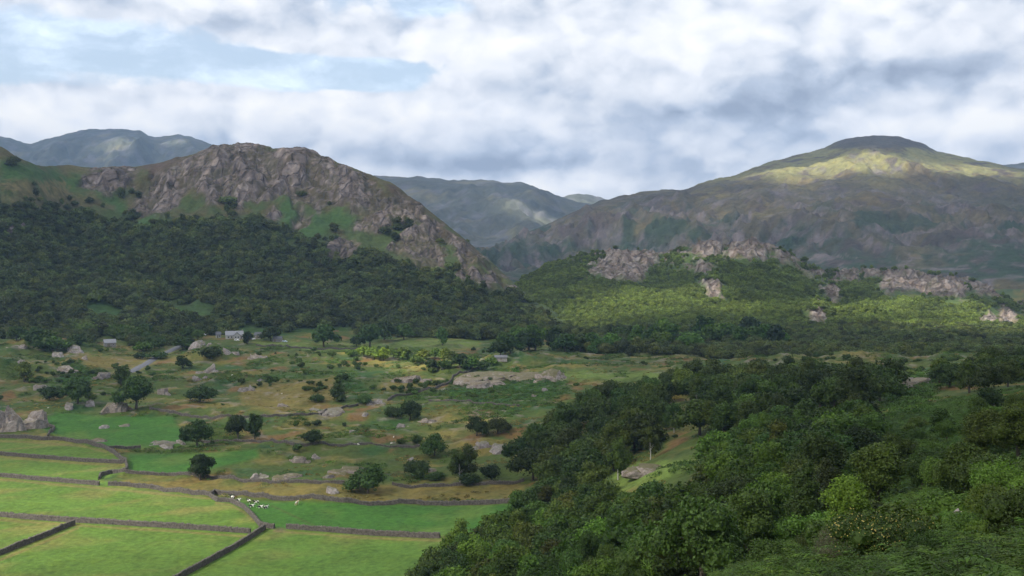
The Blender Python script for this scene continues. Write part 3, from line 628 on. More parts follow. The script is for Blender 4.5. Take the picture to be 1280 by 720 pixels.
def surface_spot(px, py, dd):
    """the lit slope itself: walk along the sight line to the hill that stands there"""
    zf = fell_z if 1900 < dd < 5000 else (knoll_z if px > 690 and 1000 < dd < 1900 else (crag_z if 1000 < dd < 1900 else None))
    if zf is None: return Vector(((px - 640) / F * dd, dd, HC - (py - HOR) / F * dd)) if dd > 5000 else ground_at(px, py)
    d = np.linspace(*((1950, 4600) if zf is fell_z else (960, 1650)), 900); x = (px - 640) / F * d
    x_, y_, z_, _ = zf(x, d); ray = HC - (py - HOR) / F * d
    i = np.nonzero(z_ >= ray)[0]; i = i[0] if len(i) else int(np.argmin(np.abs(d - dd)))
    return Vector((x[i], d[i], ray[i]))
_GC = []
def gap_centres():
    for (px, py, dd, rx, ry, s) in GAPS:
        p = surface_spot(px, py, dd); q = p + SUN * ((CLOUD_Z - p.z) / SUN.z); _GC.append((q.x, q.y, rx, ry, s))
gap_centres()
def cloud_cover(x, y):
    d = 0.58 + 0.18 * fbm(x / 900, y / 900, 4, 501)
    wx = x + 26 * fbm(x / 60, y / 60, 3, 505); wy = y + 26 * fbm(x / 60, y / 60, 3, 507)
    gap = np.zeros(x.shape)
    for (qx, qy, rx, ry, s) in _GC:
        r2 = ((wx - qx) / rx) ** 2 + ((wy - qy) / ry) ** 2
        gap = np.maximum(gap, s * np.exp(-r2 ** 1.6))
    return np.clip(np.minimum(d, .85) - gap * 1.0, 0, 1)
def spaced(lo, a, b, hi, fine, coarse): return np.r_[np.arange(lo, a, coarse), np.arange(a, b, fine), np.arange(b, hi, coarse)]
def build_clouds():
    xs = spaced(-9500, -3200, -1350, 6500, 22, 75); ys = spaced(-4500, -1500, 360, 9500, 22, 75)
    X, Y = np.meshgrid(xs, ys); dn = cloud_cover(X, Y)
    lump = fbm(X / 240, Y / 240, 4, 511)
    bot = CLOUD_Z - 30 * dn - 40 * lump * dn; top = CLOUD_Z + 14 + 240 * dn + 150 * np.maximum(0, lump + .2) * dn
    n = X.size; q = grid_quads(*X.shape); keep = dn.ravel()[q].max(1) > 0.02
    q = q[keep]
    lean = (top - bot) / SUN.z
    v = np.r_[np.stack([X, Y, bot], -1).reshape(-1, 3), np.stack([X + SUN.x * lean, Y + SUN.y * lean, top], -1).reshape(-1, 3)]
    quads = np.r_[q[:, ::-1], q + n]
    e = np.r_[q[:, [0, 1]], q[:, [1, 2]], q[:, [2, 3]], q[:, [3, 0]]]
    key = np.sort(e, 1); _, inv, cnt = np.unique(key[:, 0].astype(np.int64) * (n + 1) + key[:, 1], return_inverse=True, return_counts=True)
    rim = e[cnt[inv] == 1]
    quads = np.r_[quads, np.stack([rim[:, 0], rim[:, 1], rim[:, 1] + n, rim[:, 0] + n], -1)]
    me = mesh_np('shading_cloud_layer', v, quads); set_val(me, 'dense', np.r_[dn.ravel(), dn.ravel()])
    m, N_, b = mat('cloud'); N_.n.remove(b)
    at = N_.node('ShaderNodeAttribute', attribute_name='dense')
    df = N_.node('ShaderNodeBsdfDiffuse'); df.inputs[0].default_value = (.60, .63, .68, 1); tl = N_.node('ShaderNodeBsdfTranslucent'); tl.inputs[0].default_value = (.60, .63, .68, 1); tp = N_.node('ShaderNodeBsdfTransparent')
    a = N_.node('ShaderNodeMixShader'); a.inputs[0].default_value = .62; N_.l.new(df.outputs[0], a.inputs[1]); N_.l.new(tl.outputs[0], a.inputs[2])
    c = N_.node('ShaderNodeMixShader'); N_.put(c.inputs[0], N_.math('POWER', at.outputs['Fac'], 0.8)); N_.l.new(tp.outputs[0], c.inputs[1]); N_.l.new(a.outputs[0], c.inputs[2])
    N_.l.new(c.outputs[0], N_.n['Material Output'].inputs[0])
    o = obj('shading_cloud_layer', me, m); tag(o, 'unseen cloud cover added to shade the valley, with gaps shaped for sunlight', None, None, 'stuff')
build_clouds()

# ------------------------------------------------------------------ haze
def build_haze(dens):
    x0, x1, y0, y1, z0, z1 = -11700, 11700, -600, 9800, -60, 1010
    v = [(x, y, z) for z in (z0, z1) for y in (y0, y1) for x in (x0, x1)]
    me = mesh_np('haze', v, [(0, 2, 3, 1), (4, 5, 7, 6), (0, 1, 5, 4), (2, 6, 7, 3), (0, 4, 6, 2), (1, 3, 7, 5)], smooth=False)
    m = bpy.data.materials.new('haze'); m.use_nodes = True; n = NT(m.node_tree); n.n.remove(n.n['Principled BSDF'])
    vol = n.node('ShaderNodeVolumePrincipled'); vol.inputs['Color'].default_value = (0.42, 0.63, 1.0, 1); vol.inputs['Density'].default_value = dens
    n.l.new(vol.outputs[0], n.n['Material Output'].inputs['Volume'])
    o = obj('haze', me, m); tag(o, 'thin blue haze over the valley', None, None, 'stuff')
build_haze(0.000053)
# ------------------------------------------------------------------ trees
def leaf_quads(pts, nrm, size, rng, flop=0.7, aspect=0.72):
    n = len(pts); nn = nrm + rng.normal(0, flop, (n, 3)); nn /= np.linalg.norm(nn, axis=1, keepdims=True) + 1e-9
    r = rng.normal(0, 1, (n, 3)); u = np.cross(nn, r); u /= np.linalg.norm(u, axis=1, keepdims=True) + 1e-9; w = np.cross(nn, u)
    s = size * rng.uniform(0.65, 1.35, (n, 1)); u = u * s; w = w * s * aspect
    v = np.stack([pts - u * .5 - w * .15, pts - w * .5, pts + u * .55, pts + w * .5], 1).reshape(-1, 3)
    return v, np.arange(n * 4).reshape(n, 4)
def sphere_pts(n, rng):
    v = rng.normal(0, 1, (n, 3)); return v / np.linalg.norm(v, axis=1, keepdims=True)
def lobes_for(kind, rng):
    """crown lobes of a tree 1 unit high: centre, radii"""
    L = []
    if kind == 'oak':        # broad spreading crown
        for i in range(13):
            a = rng.uniform(0, 6.28); r = 0.44 * math.sqrt(rng.uniform(0.03, 1)); h = .30 + .46 * (1 - (r / .42) ** 2) * rng.uniform(.3, 1.0)
            s = rng.uniform(.11, .24); L.append(((r * math.cos(a), r * math.sin(a), h), (s, s, s * .78)))
        L.append(((0, 0, .46), (.33, .33, .34)))
    elif kind == 'ash':      # taller, domed
        for i in range(13):
            a = rng.uniform(0, 6.28); h = rng.uniform(.20, .86); m = .30 * math.sqrt(max(.05, 1 - ((h - .46) / .44) ** 2)); r = m * math.sqrt(rng.uniform(.1, 1))
            s = rng.uniform(.09, .20); L.append(((r * math.cos(a), r * math.sin(a), h), (s, s, s * .9)))
        L.append(((0, 0, .50), (.27, .27, .38)))
    elif kind == 'birch':    # narrow, loose, drooping
        for i in range(15):
            h = rng.uniform(.20, .92); m = .24 * math.sqrt(max(.06, 1 - ((h - .48) / .48) ** 2)); a = rng.uniform(0, 6.28); r = m * math.sqrt(rng.uniform(.15, 1))
            s = rng.uniform(.08, .14); L.append(((r * math.cos(a), r * math.sin(a), h), (s, s, s * 1.35)))
    elif kind == 'thorn':    # low, dense, leaning
        for i in range(9):
            a = rng.uniform(0, 6.28); r = .46 * math.sqrt(rng.uniform(.03, 1)); h = .26 + .40 * rng.uniform(0, 1) * (1 - r)
            s = rng.uniform(.20, .30); L.append(((r * math.cos(a) + .1 * h, r * math.sin(a), h), (s, s, s * .85)))
        L.append(((0, 0, .38), (.44, .44, .38)))
    elif kind == 'upright':  # dark, pointed
        for i in range(16):
            h = .12 + .80 * (i / 15); m = .20 * (1 - (h - .12) / .95); a = rng.uniform(0, 6.28); r = m * math.sqrt(rng.uniform(.1, 1)); s = .05 + .16 * (1 - h)
            L.append(((r * math.cos(a), r * math.sin(a), h), (s, s, s * 1.3)))
        L.append(((0, 0, .45), (.17, .17, .40)))
    elif kind == 'bush':     # mound down to the ground
        for i in range(12):
            a = rng.uniform(0, 6.28); r = .62 * math.sqrt(rng.uniform(.02, 1)); h = .25 + .45 * rng.uniform(0, 1) * (1 - r * .9)
            s = rng.uniform(.22, .34); L.append(((r * math.cos(a), r * math.sin(a), h), (s, s, s * .9)))
        L.append(((0, 0, .3), (.55, .55, .42)))
    return L
def crown_mesh(name, kind, nleaf, lsize, seed, core=True, gaps=0.0, flop=0.75):
    rng = np.random.default_rng(seed); L = lobes_for(kind, rng)
    wts = np.array([r[0] * r[2] for _, r in L]); wts /= wts.sum()
    V = []; Q = []; off = 0
    for (c, r), w in zip(L, wts):
        n = max(6, int(nleaf * w)); d = sphere_pts(n, rng); d[:, 2] = np.where((d[:, 2] < -.35) & (rng.random(n) < .65), -d[:, 2], d[:, 2])
        # small sprays: the surface of each lobe is knotted again
        kn = 1 + .24 * np.sin(d[:, 0] * 7 + seed) * np.sin(d[:, 1] * 8 + 2) + .18 * np.sin(d[:, 2] * 9 + seed) * np.sin(d[:, 0] * 5 + 1)
        rad = rng.uniform(.80, 1.06, n) * kn
        p = np.array(c) + d * np.array(r) * rad[:, None]
        v, q = leaf_quads(p, d, lsize, rng, flop); V.append(v); Q.append(q + off); off += len(v)
    tris = []
    if core:     # inner boughs and shaded inner foliage
        for (c, r) in L:
            bm = bmesh.new(); bmesh.ops.create_icosphere(bm, subdivisions=1, radius=1.0)
            vv = np.array([p.co[:] for p in bm.verts]); tt = np.array([[q.index for q in f.verts] for f in bm.faces]); bm.free()
            vv = vv * (np.array(r) * .74) * rng.uniform(.8, 1.1, (len(vv), 1)) + np.array(c); V.append(vv); tris.append(tt + off); off += len(vv)
    return mesh_np(name, np.concatenate(V), np.concatenate(Q), np.concatenate(tris) if tris else None, smooth=False)
def tube(V, Q, p0, p1, r0, r1, k=6):
    a = Vector(p0); b = Vector(p1); d = (b - a).normalized(); u = d.orthogonal().normalized(); w = d.cross(u); o = len(V)
    for (c, r) in ((a, r0), (b, r1)):
        for i in range(k):
            t = 6.2832 * i / k; V.append(c + u * (r * math.cos(t)) + w * (r * math.sin(t)))
    for i in range(k): j = (i + 1) % k; Q.append((o + i, o + j, o + k + j, o + k + i))
def trunk_mesh(name, kind, seed):
    rng = random.Random(seed); V = []; Q = []
    if kind in ('thorn', 'bush'): h0, r0, n = .06, .03, 6
    elif kind == 'birch': h0, r0, n = .24, .016, 7
    elif kind == 'upright': h0, r0, n = .25, .022, 5
    else: h0, r0, n = .16, .032, 7
    p = Vector((0, 0, -.06)); q = Vector((rng.uniform(-.02, .02), rng.uniform(-.02, .02), h0)); tube(V, Q, p, p.lerp(q, .3), r0 * 1.5, r0 * 1.1); tube(V, Q, p.lerp(q, .3), q, r0 * 1.1, r0 * .9)
    top = q + Vector((rng.uniform(-.03, .03), rng.uniform(-.03, .03), .36)); tube(V, Q, q, top, r0 * .9, r0 * .35)
    sp = .34 if kind in ('oak', 'thorn', 'bush') else .12 if kind == 'birch' else .17; lr = .30 if kind == 'birch' else .5
    for i in range(n):
        a = 6.28 * i / n + rng.uniform(-.3, .3); s = q.lerp(top, rng.uniform(0, .6)); e = s + Vector((math.cos(a) * sp, math.sin(a) * sp, rng.uniform(.10, .24)))
        m_ = s.lerp(e, .5) + Vector((0, 0, .03)); tube(V, Q, s, m_, r0 * lr, r0 * lr * .68, 5); tube(V, Q, m_, e, r0 * lr * .68, r0 * .1, 5)
    return mesh_np(name, [v[:] for v in V], Q)
PROTO = {}
LEAVES = {'near': (8200, .034), 'mid': (2600, .058), 'far': (620, .115)}
def proto(kind, lod, var):
    k = (kind, lod, var)
    if k not in PROTO:
        n, s = LEAVES[lod]; s_ = s * {'oak': 1.0, 'ash': .85, 'birch': .62, 'thorn': 1.15, 'upright': .7, 'bush': 1.25}[kind]; n_ = int(n * {'birch': .8, 'thorn': .8, 'upright': .8, 'bush': .9}.get(kind, 1))
        seed = sum(map(ord, kind)) * 7 + var * 131 + 3
        PROTO[k] = (crown_mesh('crown', kind, n_, s_, seed, core=True, flop=.75), trunk_mesh('trunk', kind, seed))
        PROTO[k][0].materials.append(M['leaf']); PROTO[k][1].materials.append(M['birch_bark'] if kind == 'birch' else M['bark'])
    return PROTO[k]
NAMES = {'oak': 'oak_tree', 'ash': 'broadleaf_tree', 'birch': 'birch_tree', 'thorn': 'thorn_tree', 'upright': 'upright_tree', 'bush': 'shrub'}
CATS = {'bush': 'shrub'}
TREES = []
rnd = random.Random(11)
def add_tree(kind, x, y, h, label, group=None, tint=(1, 1, 1), wide=1.0, z=None, sink=None, lod=None):
    z = gz(x, y) if z is None else z
    lod = lod or ('near' if y < 175 else ('mid' if y < 620 else 'far'))
    cm, tm = proto(kind, lod, rnd.randrange(3))
    r = empty(NAMES[kind], (x, y, z - (0.02 * h if sink is None else sink)), rnd.uniform(0, 6.28)); tag(r, label, CATS.get(kind, 'tree'), group)
    s = (h * wide, h * wide, h)
    c = obj('crown', cm, None, r); t = obj('trunk', tm, None, r); c.scale = s; t.scale = s
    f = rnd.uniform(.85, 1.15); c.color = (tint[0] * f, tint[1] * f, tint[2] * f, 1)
    TREES.append((x, y, h, kind)); return r
def photo_tree(kind, px, py, hpx, label, group=None, tint=(1, 1, 1), wide=1.0, d=None):
    """a tree whose foot shows at a spot of the photograph"""
    p = ground_at(px, py) if d is None else Vector(((px - 640) / F * d, d, gz((px - 640) / F * d, d)))
    return add_tree(kind, p.x, p.y, hpx / F * p.y, label, group, tint, wide, p.z)
def tone(t):
    b = sum(t) / 3; r = t[0] / t[1]
    if r > 1.12: return 'brownish'
    if t[2] > .92 * t[1] and b < 1: return 'dark blue-green'
    if b > 1.15: return 'light green' if r < .95 else 'yellow-green'
    if b > .93: return 'mid green'
    return 'dark green' if b > .8 else 'blackish green'
def where_near(px, d):
    if d > 255: return 'at the far edge of the near wood' if px > 760 else 'where the near wood meets the pasture wall'
    if px < 620: return 'in the near wood beside the green meadows'
    if 740 < px < 880 and d > 200: return 'in the near wood just below the mossy rock knoll'
    if px > 960: return 'in the near wood along the bracken bank'
    if d < 135: return 'low in the near wood by the bottom edge'
    return 'in the heart of the near wood' if px < 800 else 'high in the near wood towards the columnar tree'
def where_dark(px, d):
    if d < 310: return 'at the near edge of the dark wood, behind the mossy knoll' if px < 900 else 'at the near edge of the dark wood, by the clearing'
    if px < 740: return 'at the pasture end of the dark wood'
    if px > 1000: return 'at the bank end of the dark wood, beside the bracken hollow'
    return 'along the back of the dark wood' if d > 440 else 'in the middle of the dark wood'
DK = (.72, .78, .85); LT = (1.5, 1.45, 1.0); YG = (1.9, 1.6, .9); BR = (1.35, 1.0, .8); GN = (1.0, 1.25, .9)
for a in (
    ('oak', 460, 617, 44, 'spreading dark oak standing alone in the brown strip above the long wall', None, DK, 1.12),
    ('ash', 251, 600, 36, 'small round dark tree alone beside the wall at the green paddock', None, DK, 1.2),
    ('oak', 247, 560, 44, 'round dark tree by the flat rocks at the edge of the green paddock', None, DK, .95),
    ('oak', 297, 549, 36, 'dark tree, the bushier of a touching pair left of the rough pasture wall', None, DK, .9),
    ('ash', 319, 552, 38, 'dark tree, the narrower of a touching pair left of the rough pasture wall', None, DK, .75),
    ('thorn', 391, 556, 22, 'low wide thorn tree just above the pasture wall', None, DK, 1.1),
    ('oak', 543, 570, 34, 'round dark tree near the sheep beside a smaller tree', None, DK, 1.0),
    ('thorn', 521, 556, 16, 'small thorn tree touching the left side of the round tree near the sheep', None, DK, .8),
    ('thorn', 501, 556, 9, 'tiny grey-green thorn bush right beside the sheep', None, (1, 1, 1), 1.4),
    ('oak', 512, 526, 32, 'leaning dark tree above the reddish rock patch in mid pasture', None, DK, .95),
    ('thorn', 492, 522, 18, 'low shrubby tree at the left foot of the leaning dark tree', None, DK, 1.2),
    ('upright', 423, 502, 30, 'dark columnar tree beside the purple scree in mid pasture', None, DK, 1.5),
    ('thorn', 395, 503, 14, 'low dark thorn tree left of the columnar tree', None, DK, 1.2),
    ('thorn', 455, 506, 16, 'dark low thorn tree right of the columnar tree', None, DK, 1.2),
    ('thorn', 250, 503, 27, 'broad dome-shaped dark thorn on the bank right of the big rock', None, DK, 1.2),
    ('oak', 97, 505, 40, 'dark tree left of the big grey rock, thick to the ground', None, DK, 1.0),
    ('oak', 170, 512, 50, 'dark spreading tree hanging over the right side of the big grey rock', None, DK, 1.05),
    ('ash', 152, 482, 26, 'brown-green tree directly above the big grey rock', None, (1.1, .95, .8), 1.1),
    ('thorn', 62, 500, 22, 'dark thorn bush between the left crag outcrop and the dark tree', None, DK, 1.3),
    ('ash', 30, 478, 26, 'brownish tree above the left edge outcrop', None, BR, 1.1),
    ('oak', 228, 462, 22, 'dark round tree at the top of the road beside the rocky bank', None, DK, .95),
    ('thorn', 195, 449, 13, 'wide dark thorn bush where the road meets the hedge', None, DK, 1.7),
    ('thorn', 178, 449, 12, 'dark thorn bush left of the one at the top of the road', None, DK, 1.4),
    ('thorn', 264, 448, 20, 'dark bush on the scree bank in front of the farm', None, (1, .9, .8), 1.3),
    ('ash', 309, 431, 17, 'small round tree standing alone in front of the white farmhouse', None, DK, 1.1),
    ('oak', 338, 426, 22, 'dark tree beside the grey roofed barn at the farm', None, DK, 1.15),
    ('oak', 405, 434, 33, 'biggest dark round tree at the wood edge right of the farm', None, DK, 1.15),
    ('oak', 462, 434, 34, 'dark round tree left of the sunlit grove by the meadow', None, DK, 1.1),
    ('oak', 480, 426, 30, 'dark tall round tree behind the one left of the sunlit grove', None, DK, 1.0),
    ('oak', 446, 434, 16, 'low dark tree filling the left foot of the round trees near the grove', None, DK, 1.3),
    ('oak', 505, 425, 24, 'dark tree at the wood edge above the sunlit grove', None, DK, 1.2),
    ('ash', 553, 432, 24, 'narrow blue-green tree at the wood edge above the grove', None, (.8, 1, 1), .9),
    ('oak', 625, 446, 22, 'dark oak behind the small stone shed', None, DK, 1.4),
    ('birch', 575, 603, 40, 'pale stemmed birch, the left one of a pair by the dark thicket', None, (1.1, 1, .8), 1.3),
    ('birch', 586, 600, 42, 'pale stemmed birch, the right one of a pair by the dark thicket', None, (1.1, 1, .8), 1.2),
    ('thorn', 521, 597, 28, 'dark thicket tree with a pale boulder at its left', None, DK, 1.1),
    ('thorn', 545, 601, 14, 'low dark bush under the birch pair', None, DK, 1.7),
    ('thorn', 588, 607, 20, 'dark bush at the foot of the right birch', None, DK, 1.1),
    ('thorn', 614, 600, 24, 'dark thorn tree right of the birch pair', None, DK, 1.1),
    ('oak', 596, 545, 30, 'dark tree on top of the grassy rock ledge, left one', None, DK, 1.0),
    ('oak', 622, 543, 26, 'low dark tree on top of the grassy rock ledge, right one', None, BR, 1.3),
    ('oak', 650, 580, 42, 'dark oak at the wood edge right of the grassy rock ledge', None, DK, 1.0),
    ('ash', 645, 470, 12, 'lone low tree above the long pale rock slab', None, GN, 1.3),
    ): photo_tree(*a)
# the sunlit grove and the hedgerow trees along the valley bottom
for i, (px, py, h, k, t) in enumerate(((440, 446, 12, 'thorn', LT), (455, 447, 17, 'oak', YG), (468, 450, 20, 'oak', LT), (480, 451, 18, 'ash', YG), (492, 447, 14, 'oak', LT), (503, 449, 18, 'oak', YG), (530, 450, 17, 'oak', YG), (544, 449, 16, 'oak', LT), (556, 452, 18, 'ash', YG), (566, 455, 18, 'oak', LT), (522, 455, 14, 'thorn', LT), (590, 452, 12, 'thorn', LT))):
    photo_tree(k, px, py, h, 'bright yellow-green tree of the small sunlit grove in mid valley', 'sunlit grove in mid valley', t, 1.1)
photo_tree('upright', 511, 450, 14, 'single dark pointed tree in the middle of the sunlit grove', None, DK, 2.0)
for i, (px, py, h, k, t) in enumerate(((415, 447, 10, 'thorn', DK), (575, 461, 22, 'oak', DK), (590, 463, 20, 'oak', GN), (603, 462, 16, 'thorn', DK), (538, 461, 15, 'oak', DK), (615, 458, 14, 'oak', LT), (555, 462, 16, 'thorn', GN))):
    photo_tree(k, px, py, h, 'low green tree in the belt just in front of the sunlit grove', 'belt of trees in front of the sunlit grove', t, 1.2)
rr = random.Random(5)
for i in range(34):
    px = 630 + i * 10.5 + rr.uniform(-4, 4); py = 467 + rr.uniform(-4, 3)
    ti = rr.choice((DK, GN, GN, (1.2, 1.3, .9))); photo_tree(rr.choice(('oak', 'oak', 'ash')), px, py, rr.uniform(22, 36), f"{tone(ti)} tree in the valley belt, {'behind the long rock slab' if px < 720 else 'below the sunlit hillside' if px < 850 else 'behind the dark wood'}", 'tree belt at the foot of the wooded hill', ti, rr.uniform(.9, 1.2), d=rr.uniform(860, 960))
photo_tree('oak', 826, 467, 30, 'light green round tree standing out of the belt below the wooded hill', None, (1.7, 1.7, 1.1), 1.1, d=870)
photo_tree('oak', 765, 462, 30, 'mid green tall tree in the belt above the long rock', None, (1.3, 1.6, .9), 1.1, d=880)
for i in range(30):
    px = rr.uniform(-10, 250); py = rr.uniform(418, 440)
    ti = rr.choice((DK, (.95, .95, .85), (.9, .9, .8), (1.1, 1.2, .9))); kd = rr.choice(('oak', 'oak', 'ash', 'thorn'))
    photo_tree(kd, px, py, rr.uniform(16, 28), f"{tone(ti)} {'bushy' if kd == 'thorn' else 'domed' if kd == 'ash' else 'round'} tree at the wood edge {'left of the pale roofed barn' if px < 115 else 'between the pale roofed barn and the lane' if px < 200 else 'between the lane and the farm'}", 'wood edge at the foot of the crag hill', ti, rr.uniform(1, 1.3)) if not (108 < px < 162 and py > 424) else None

# ---- the wood on the near slope
WOOD = [[(505, 262), (560, 225), (640, 175), (720, 130), (830, 95), (930, 92), (985, 118), (1010, 140), (1045, 150), (1090, 185), (1100, 235), (1000, 300), (930, 300), (880, 275), (845, 262), (790, 258), (752, 300), (700, 345), (660, 345), (600, 320), (545, 290)]]
WOOD2 = [(655, 420), (690, 330), (720, 300), (752, 300), (770, 330), (900, 330), (960, 300), (1080, 300), (1112, 380), (1090, 470), (1040, 500), (980, 500), (930, 540), (860, 560), (780, 530), (720, 520), (690, 480)]
WOOD3 = [(1165, 420), (1170, 330), (1200, 300), (1260, 300), (1275, 380), (1230, 470), (1180, 470)]
def inpoly(px, d, poly): return poly_sd(np.array([px]), np.array([math.log(d) * 400]), [(a, math.log(b) * 400) for a, b in poly])[0] > 0
def scatter(poly, n, gap, seed, hr, kinds, label, group, tints, tries=6000):
    r_ = random.Random(seed); a = [p[0] for p in poly]; b = [p[1] for p in poly]; got = []
    for _ in range(tries):
        if len(got) >= n: break
        d = math.sqrt(r_.uniform(min(b) ** 2, max(b) ** 2)); px = r_.uniform(min(a), max(a))
        if not inpoly(px, d, poly): continue
        x = (px - 640) / F * d
        g_ = gap * r_.uniform(.75, 1.25)
        if any((x - q[0]) ** 2 + (d - q[1]) ** 2 < g_ * g_ for q in got): continue
        if any((x - q[0]) ** 2 + (d - q[1]) ** 2 < 7 for q in TREES): continue
        if 758 < px < 890 and d < 283 and HOR + F * (HC - gz(x, d) - hr[0]) / d < 610 and d > 100: continue
        k = r_.choice(kinds); got.append((x, d)); ti = r_.choice(tints); nm_ = {'oak': 'round-headed oak', 'ash': 'domed tree', 'thorn': 'low bushy thorn', 'birch': 'slender birch', 'upright': 'upright dark tree', 'bush': 'shrub'}[k]
        add_tree(k, x, d, r_.uniform(*hr) * {'thorn': .6, 'birch': .95, 'upright': .95, 'bush': .4}.get(k, 1), f'{tone(ti)} {nm_} {label(px, d) if callable(label) else label}', group, ti, r_.uniform(.95, 1.25))
    return len(got)
TT = [(1.5, 1.6, 1.0), (.75, .8, .75), (.9, .95, .85), (1.0, 1.05, .9), (1.25, 1.2, .8), (.8, .95, .95), (1.3, 1.45, .95), (1.25, .95, .75), (.85, .9, .8)]
nw = scatter(WOOD[0], 225, 5.2, 3, (7, 10.5), ('oak', 'ash', 'ash', 'oak', 'oak', 'thorn', 'oak', 'ash', 'ash', 'oak', 'thorn', 'birch'), where_near, 'dense wood on the near slope', TT, 12000)
nw2 = scatter(WOOD2, 140, 8.0, 4, (10, 15), ('oak', 'oak', 'ash', 'birch', 'oak'), where_dark, 'dark wood beyond the mossy rock knoll', [(.7, .72, .72), (.8, .8, .72), (.95, .85, .7), (.75, .85, .8), (1, .9, .7)])
nw3 = scatter(WOOD3, 22, 8, 6, (7, 11), ('oak', 'ash', 'thorn'), 'in the small wood on the right-hand bank', 'small wood on the right-hand bank', [(.75, .75, .7), (.9, .85, .7)])
WOOD4 = [(1105, 165), (1130, 95), (1180, 72), (1290, 60), (1300, 150), (1290, 240), (1240, 250), (1200, 200), (1150, 230)]
def where_bank(px, d): return 'on the bracken bank ' + ('near the bottom right corner' if d < 85 else 'around the round speckled tree' if d < 150 else 'below the small wood')
nw4 = scatter(WOOD4, 30, 5.5, 9, (3.0, 6.5), ('ash', 'thorn', 'oak', 'thorn', 'ash'), where_bank, 'scattered trees on the bracken bank', [(.8, .85, .7), (1, 1, .75), (1.3, 1.4, .9), (1.15, .95, .65)])
print('wood', nw, nw2, nw3)
# ------------------------------------------------------------------ woods too far off to count, and ground cover: one object each
def bilinear(gx, gy, gz_arr, pxs, ds):
    """height of a built hill at (px, depth)"""
    cols = (640 + F * gx[0] / gy[0]); rows = gy[:, 0]
    j = np.clip(np.searchsorted(cols, pxs) - 1, 0, len(cols) - 2); i = np.clip(np.searchsorted(rows, ds) - 1, 0, len(rows) - 2)
    a = (pxs - cols[j]) / (cols[j + 1] - cols[j]); b = (ds - rows[i]) / (rows[i + 1] - rows[i])
    return (gz_arr[i, j] * (1 - a) + gz_arr[i, j + 1] * a) * (1 - b) + (gz_arr[i + 1, j] * (1 - a) + gz_arr[i + 1, j + 1] * a) * b
HIDDEN = bpy.data.collections.new('prototypes')       # never linked to the scene; only fed to the ground-cover nodes
def instancer(name, label, pts, rot, scale, protos, seed):
    me = bpy.data.meshes.new(name); me.vertices.add(len(pts)); me.vertices.foreach_set('co', np.asarray(pts, np.float32).ravel()); me.update()
    a = me.attributes.new('turn', 'FLOAT_VECTOR', 'POINT'); a.data.foreach_set('vector', np.asarray(rot, np.float32).ravel())
    a = me.attributes.new('size', 'FLOAT_VECTOR', 'POINT'); a.data.foreach_set('vector', np.asarray(scale, np.float32).ravel())
    rng = np.random.default_rng(seed); a = me.attributes.new('pick', 'INT', 'POINT'); a.data.foreach_set('value', rng.integers(0, len(protos), len(pts)).astype(np.int32))
    o = obj(name, me); tag(o, label, None, None, 'stuff')
    col = bpy.data.collections.new(name + '_kinds'); 
    for p in protos: col.objects.link(p)
    ng = bpy.data.node_groups.new(name + '_spread', 'GeometryNodeTree')
    ng.interface.new_socket('Geometry', in_out='INPUT', socket_type='NodeSocketGeometry'); ng.interface.new_socket('Geometry', in_out='OUTPUT', socket_type='NodeSocketGeometry')
    gi = ng.nodes.new('NodeGroupInput'); go = ng.nodes.new('NodeGroupOutput'); ip = ng.nodes.new('GeometryNodeInstanceOnPoints'); ci = ng.nodes.new('GeometryNodeCollectionInfo'); mp = ng.nodes.new('GeometryNodeMeshToPoints')
    ci.inputs['Collection'].default_value = col; ci.inputs['Separate Children'].default_value = True; ci.inputs['Reset Children'].default_value = True
    ip.inputs['Pick Instance'].default_value = True
    def attr(n_, t):
        x = ng.nodes.new('GeometryNodeInputNamedAttribute'); x.data_type = t; x.inputs['Name'].default_value = n_; return x.outputs['Attribute']
    L = ng.links.new
    L(gi.outputs[0], mp.inputs[0]); L(mp.outputs[0], ip.inputs['Points']); L(ci.outputs[0], ip.inputs['Instance']); L(attr('pick', 'INT'), ip.inputs['Instance Index'])
    e2r = ng.nodes.new('FunctionNodeEulerToRotation'); L(attr('turn', 'FLOAT_VECTOR'), e2r.inputs[0]); L(e2r.outputs[0], ip.inputs['Rotation']); L(attr('size', 'FLOAT_VECTOR'), ip.inputs['Scale'])
    L(ip.outputs[0], go.inputs[0])
    md = o.modifiers.new('spread', 'NODES'); md.node_group = ng
    return o
def jitter_grid(x0, x1, y0, y1, step, seed):
    rng = np.random.default_rng(seed); X, Y = np.meshgrid(np.arange(x0, x1, step), np.arange(y0, y1, step)); 
    return (X + rng.uniform(-.48, .48, X.shape) * step).ravel(), (Y + rng.uniform(-.48, .48, Y.shape) * step).ravel(), rng
def hidden_tree(kind, var, n, s, mt='leaf_far'):
    cm = crown_mesh('wood_crown', kind, n, s, 900 + var * 17 + len(kind), core=True, flop=.7); cm.materials.append(M[mt])
    return bpy.data.objects.new('wood_tree', cm)
WK = [hidden_tree(k, v, 520, .125) for k, v in (('oak', 0), ('ash', 0), ('oak', 1), ('ash', 1), ('thorn', 1), ('oak', 2), ('birch', 1))]
WKK = [hidden_tree(k, v, 520, .125, 'leaf_knoll_lit') for k, v in (('oak', 3), ('ash', 3), ('thorn', 3), ('ash', 4), ('birch', 3))]
WKV = [hidden_tree(k, v, 900, .10, 'leaf_far') for k, v in (('oak', 6), ('ash', 6), ('oak', 7), ('ash', 7))]
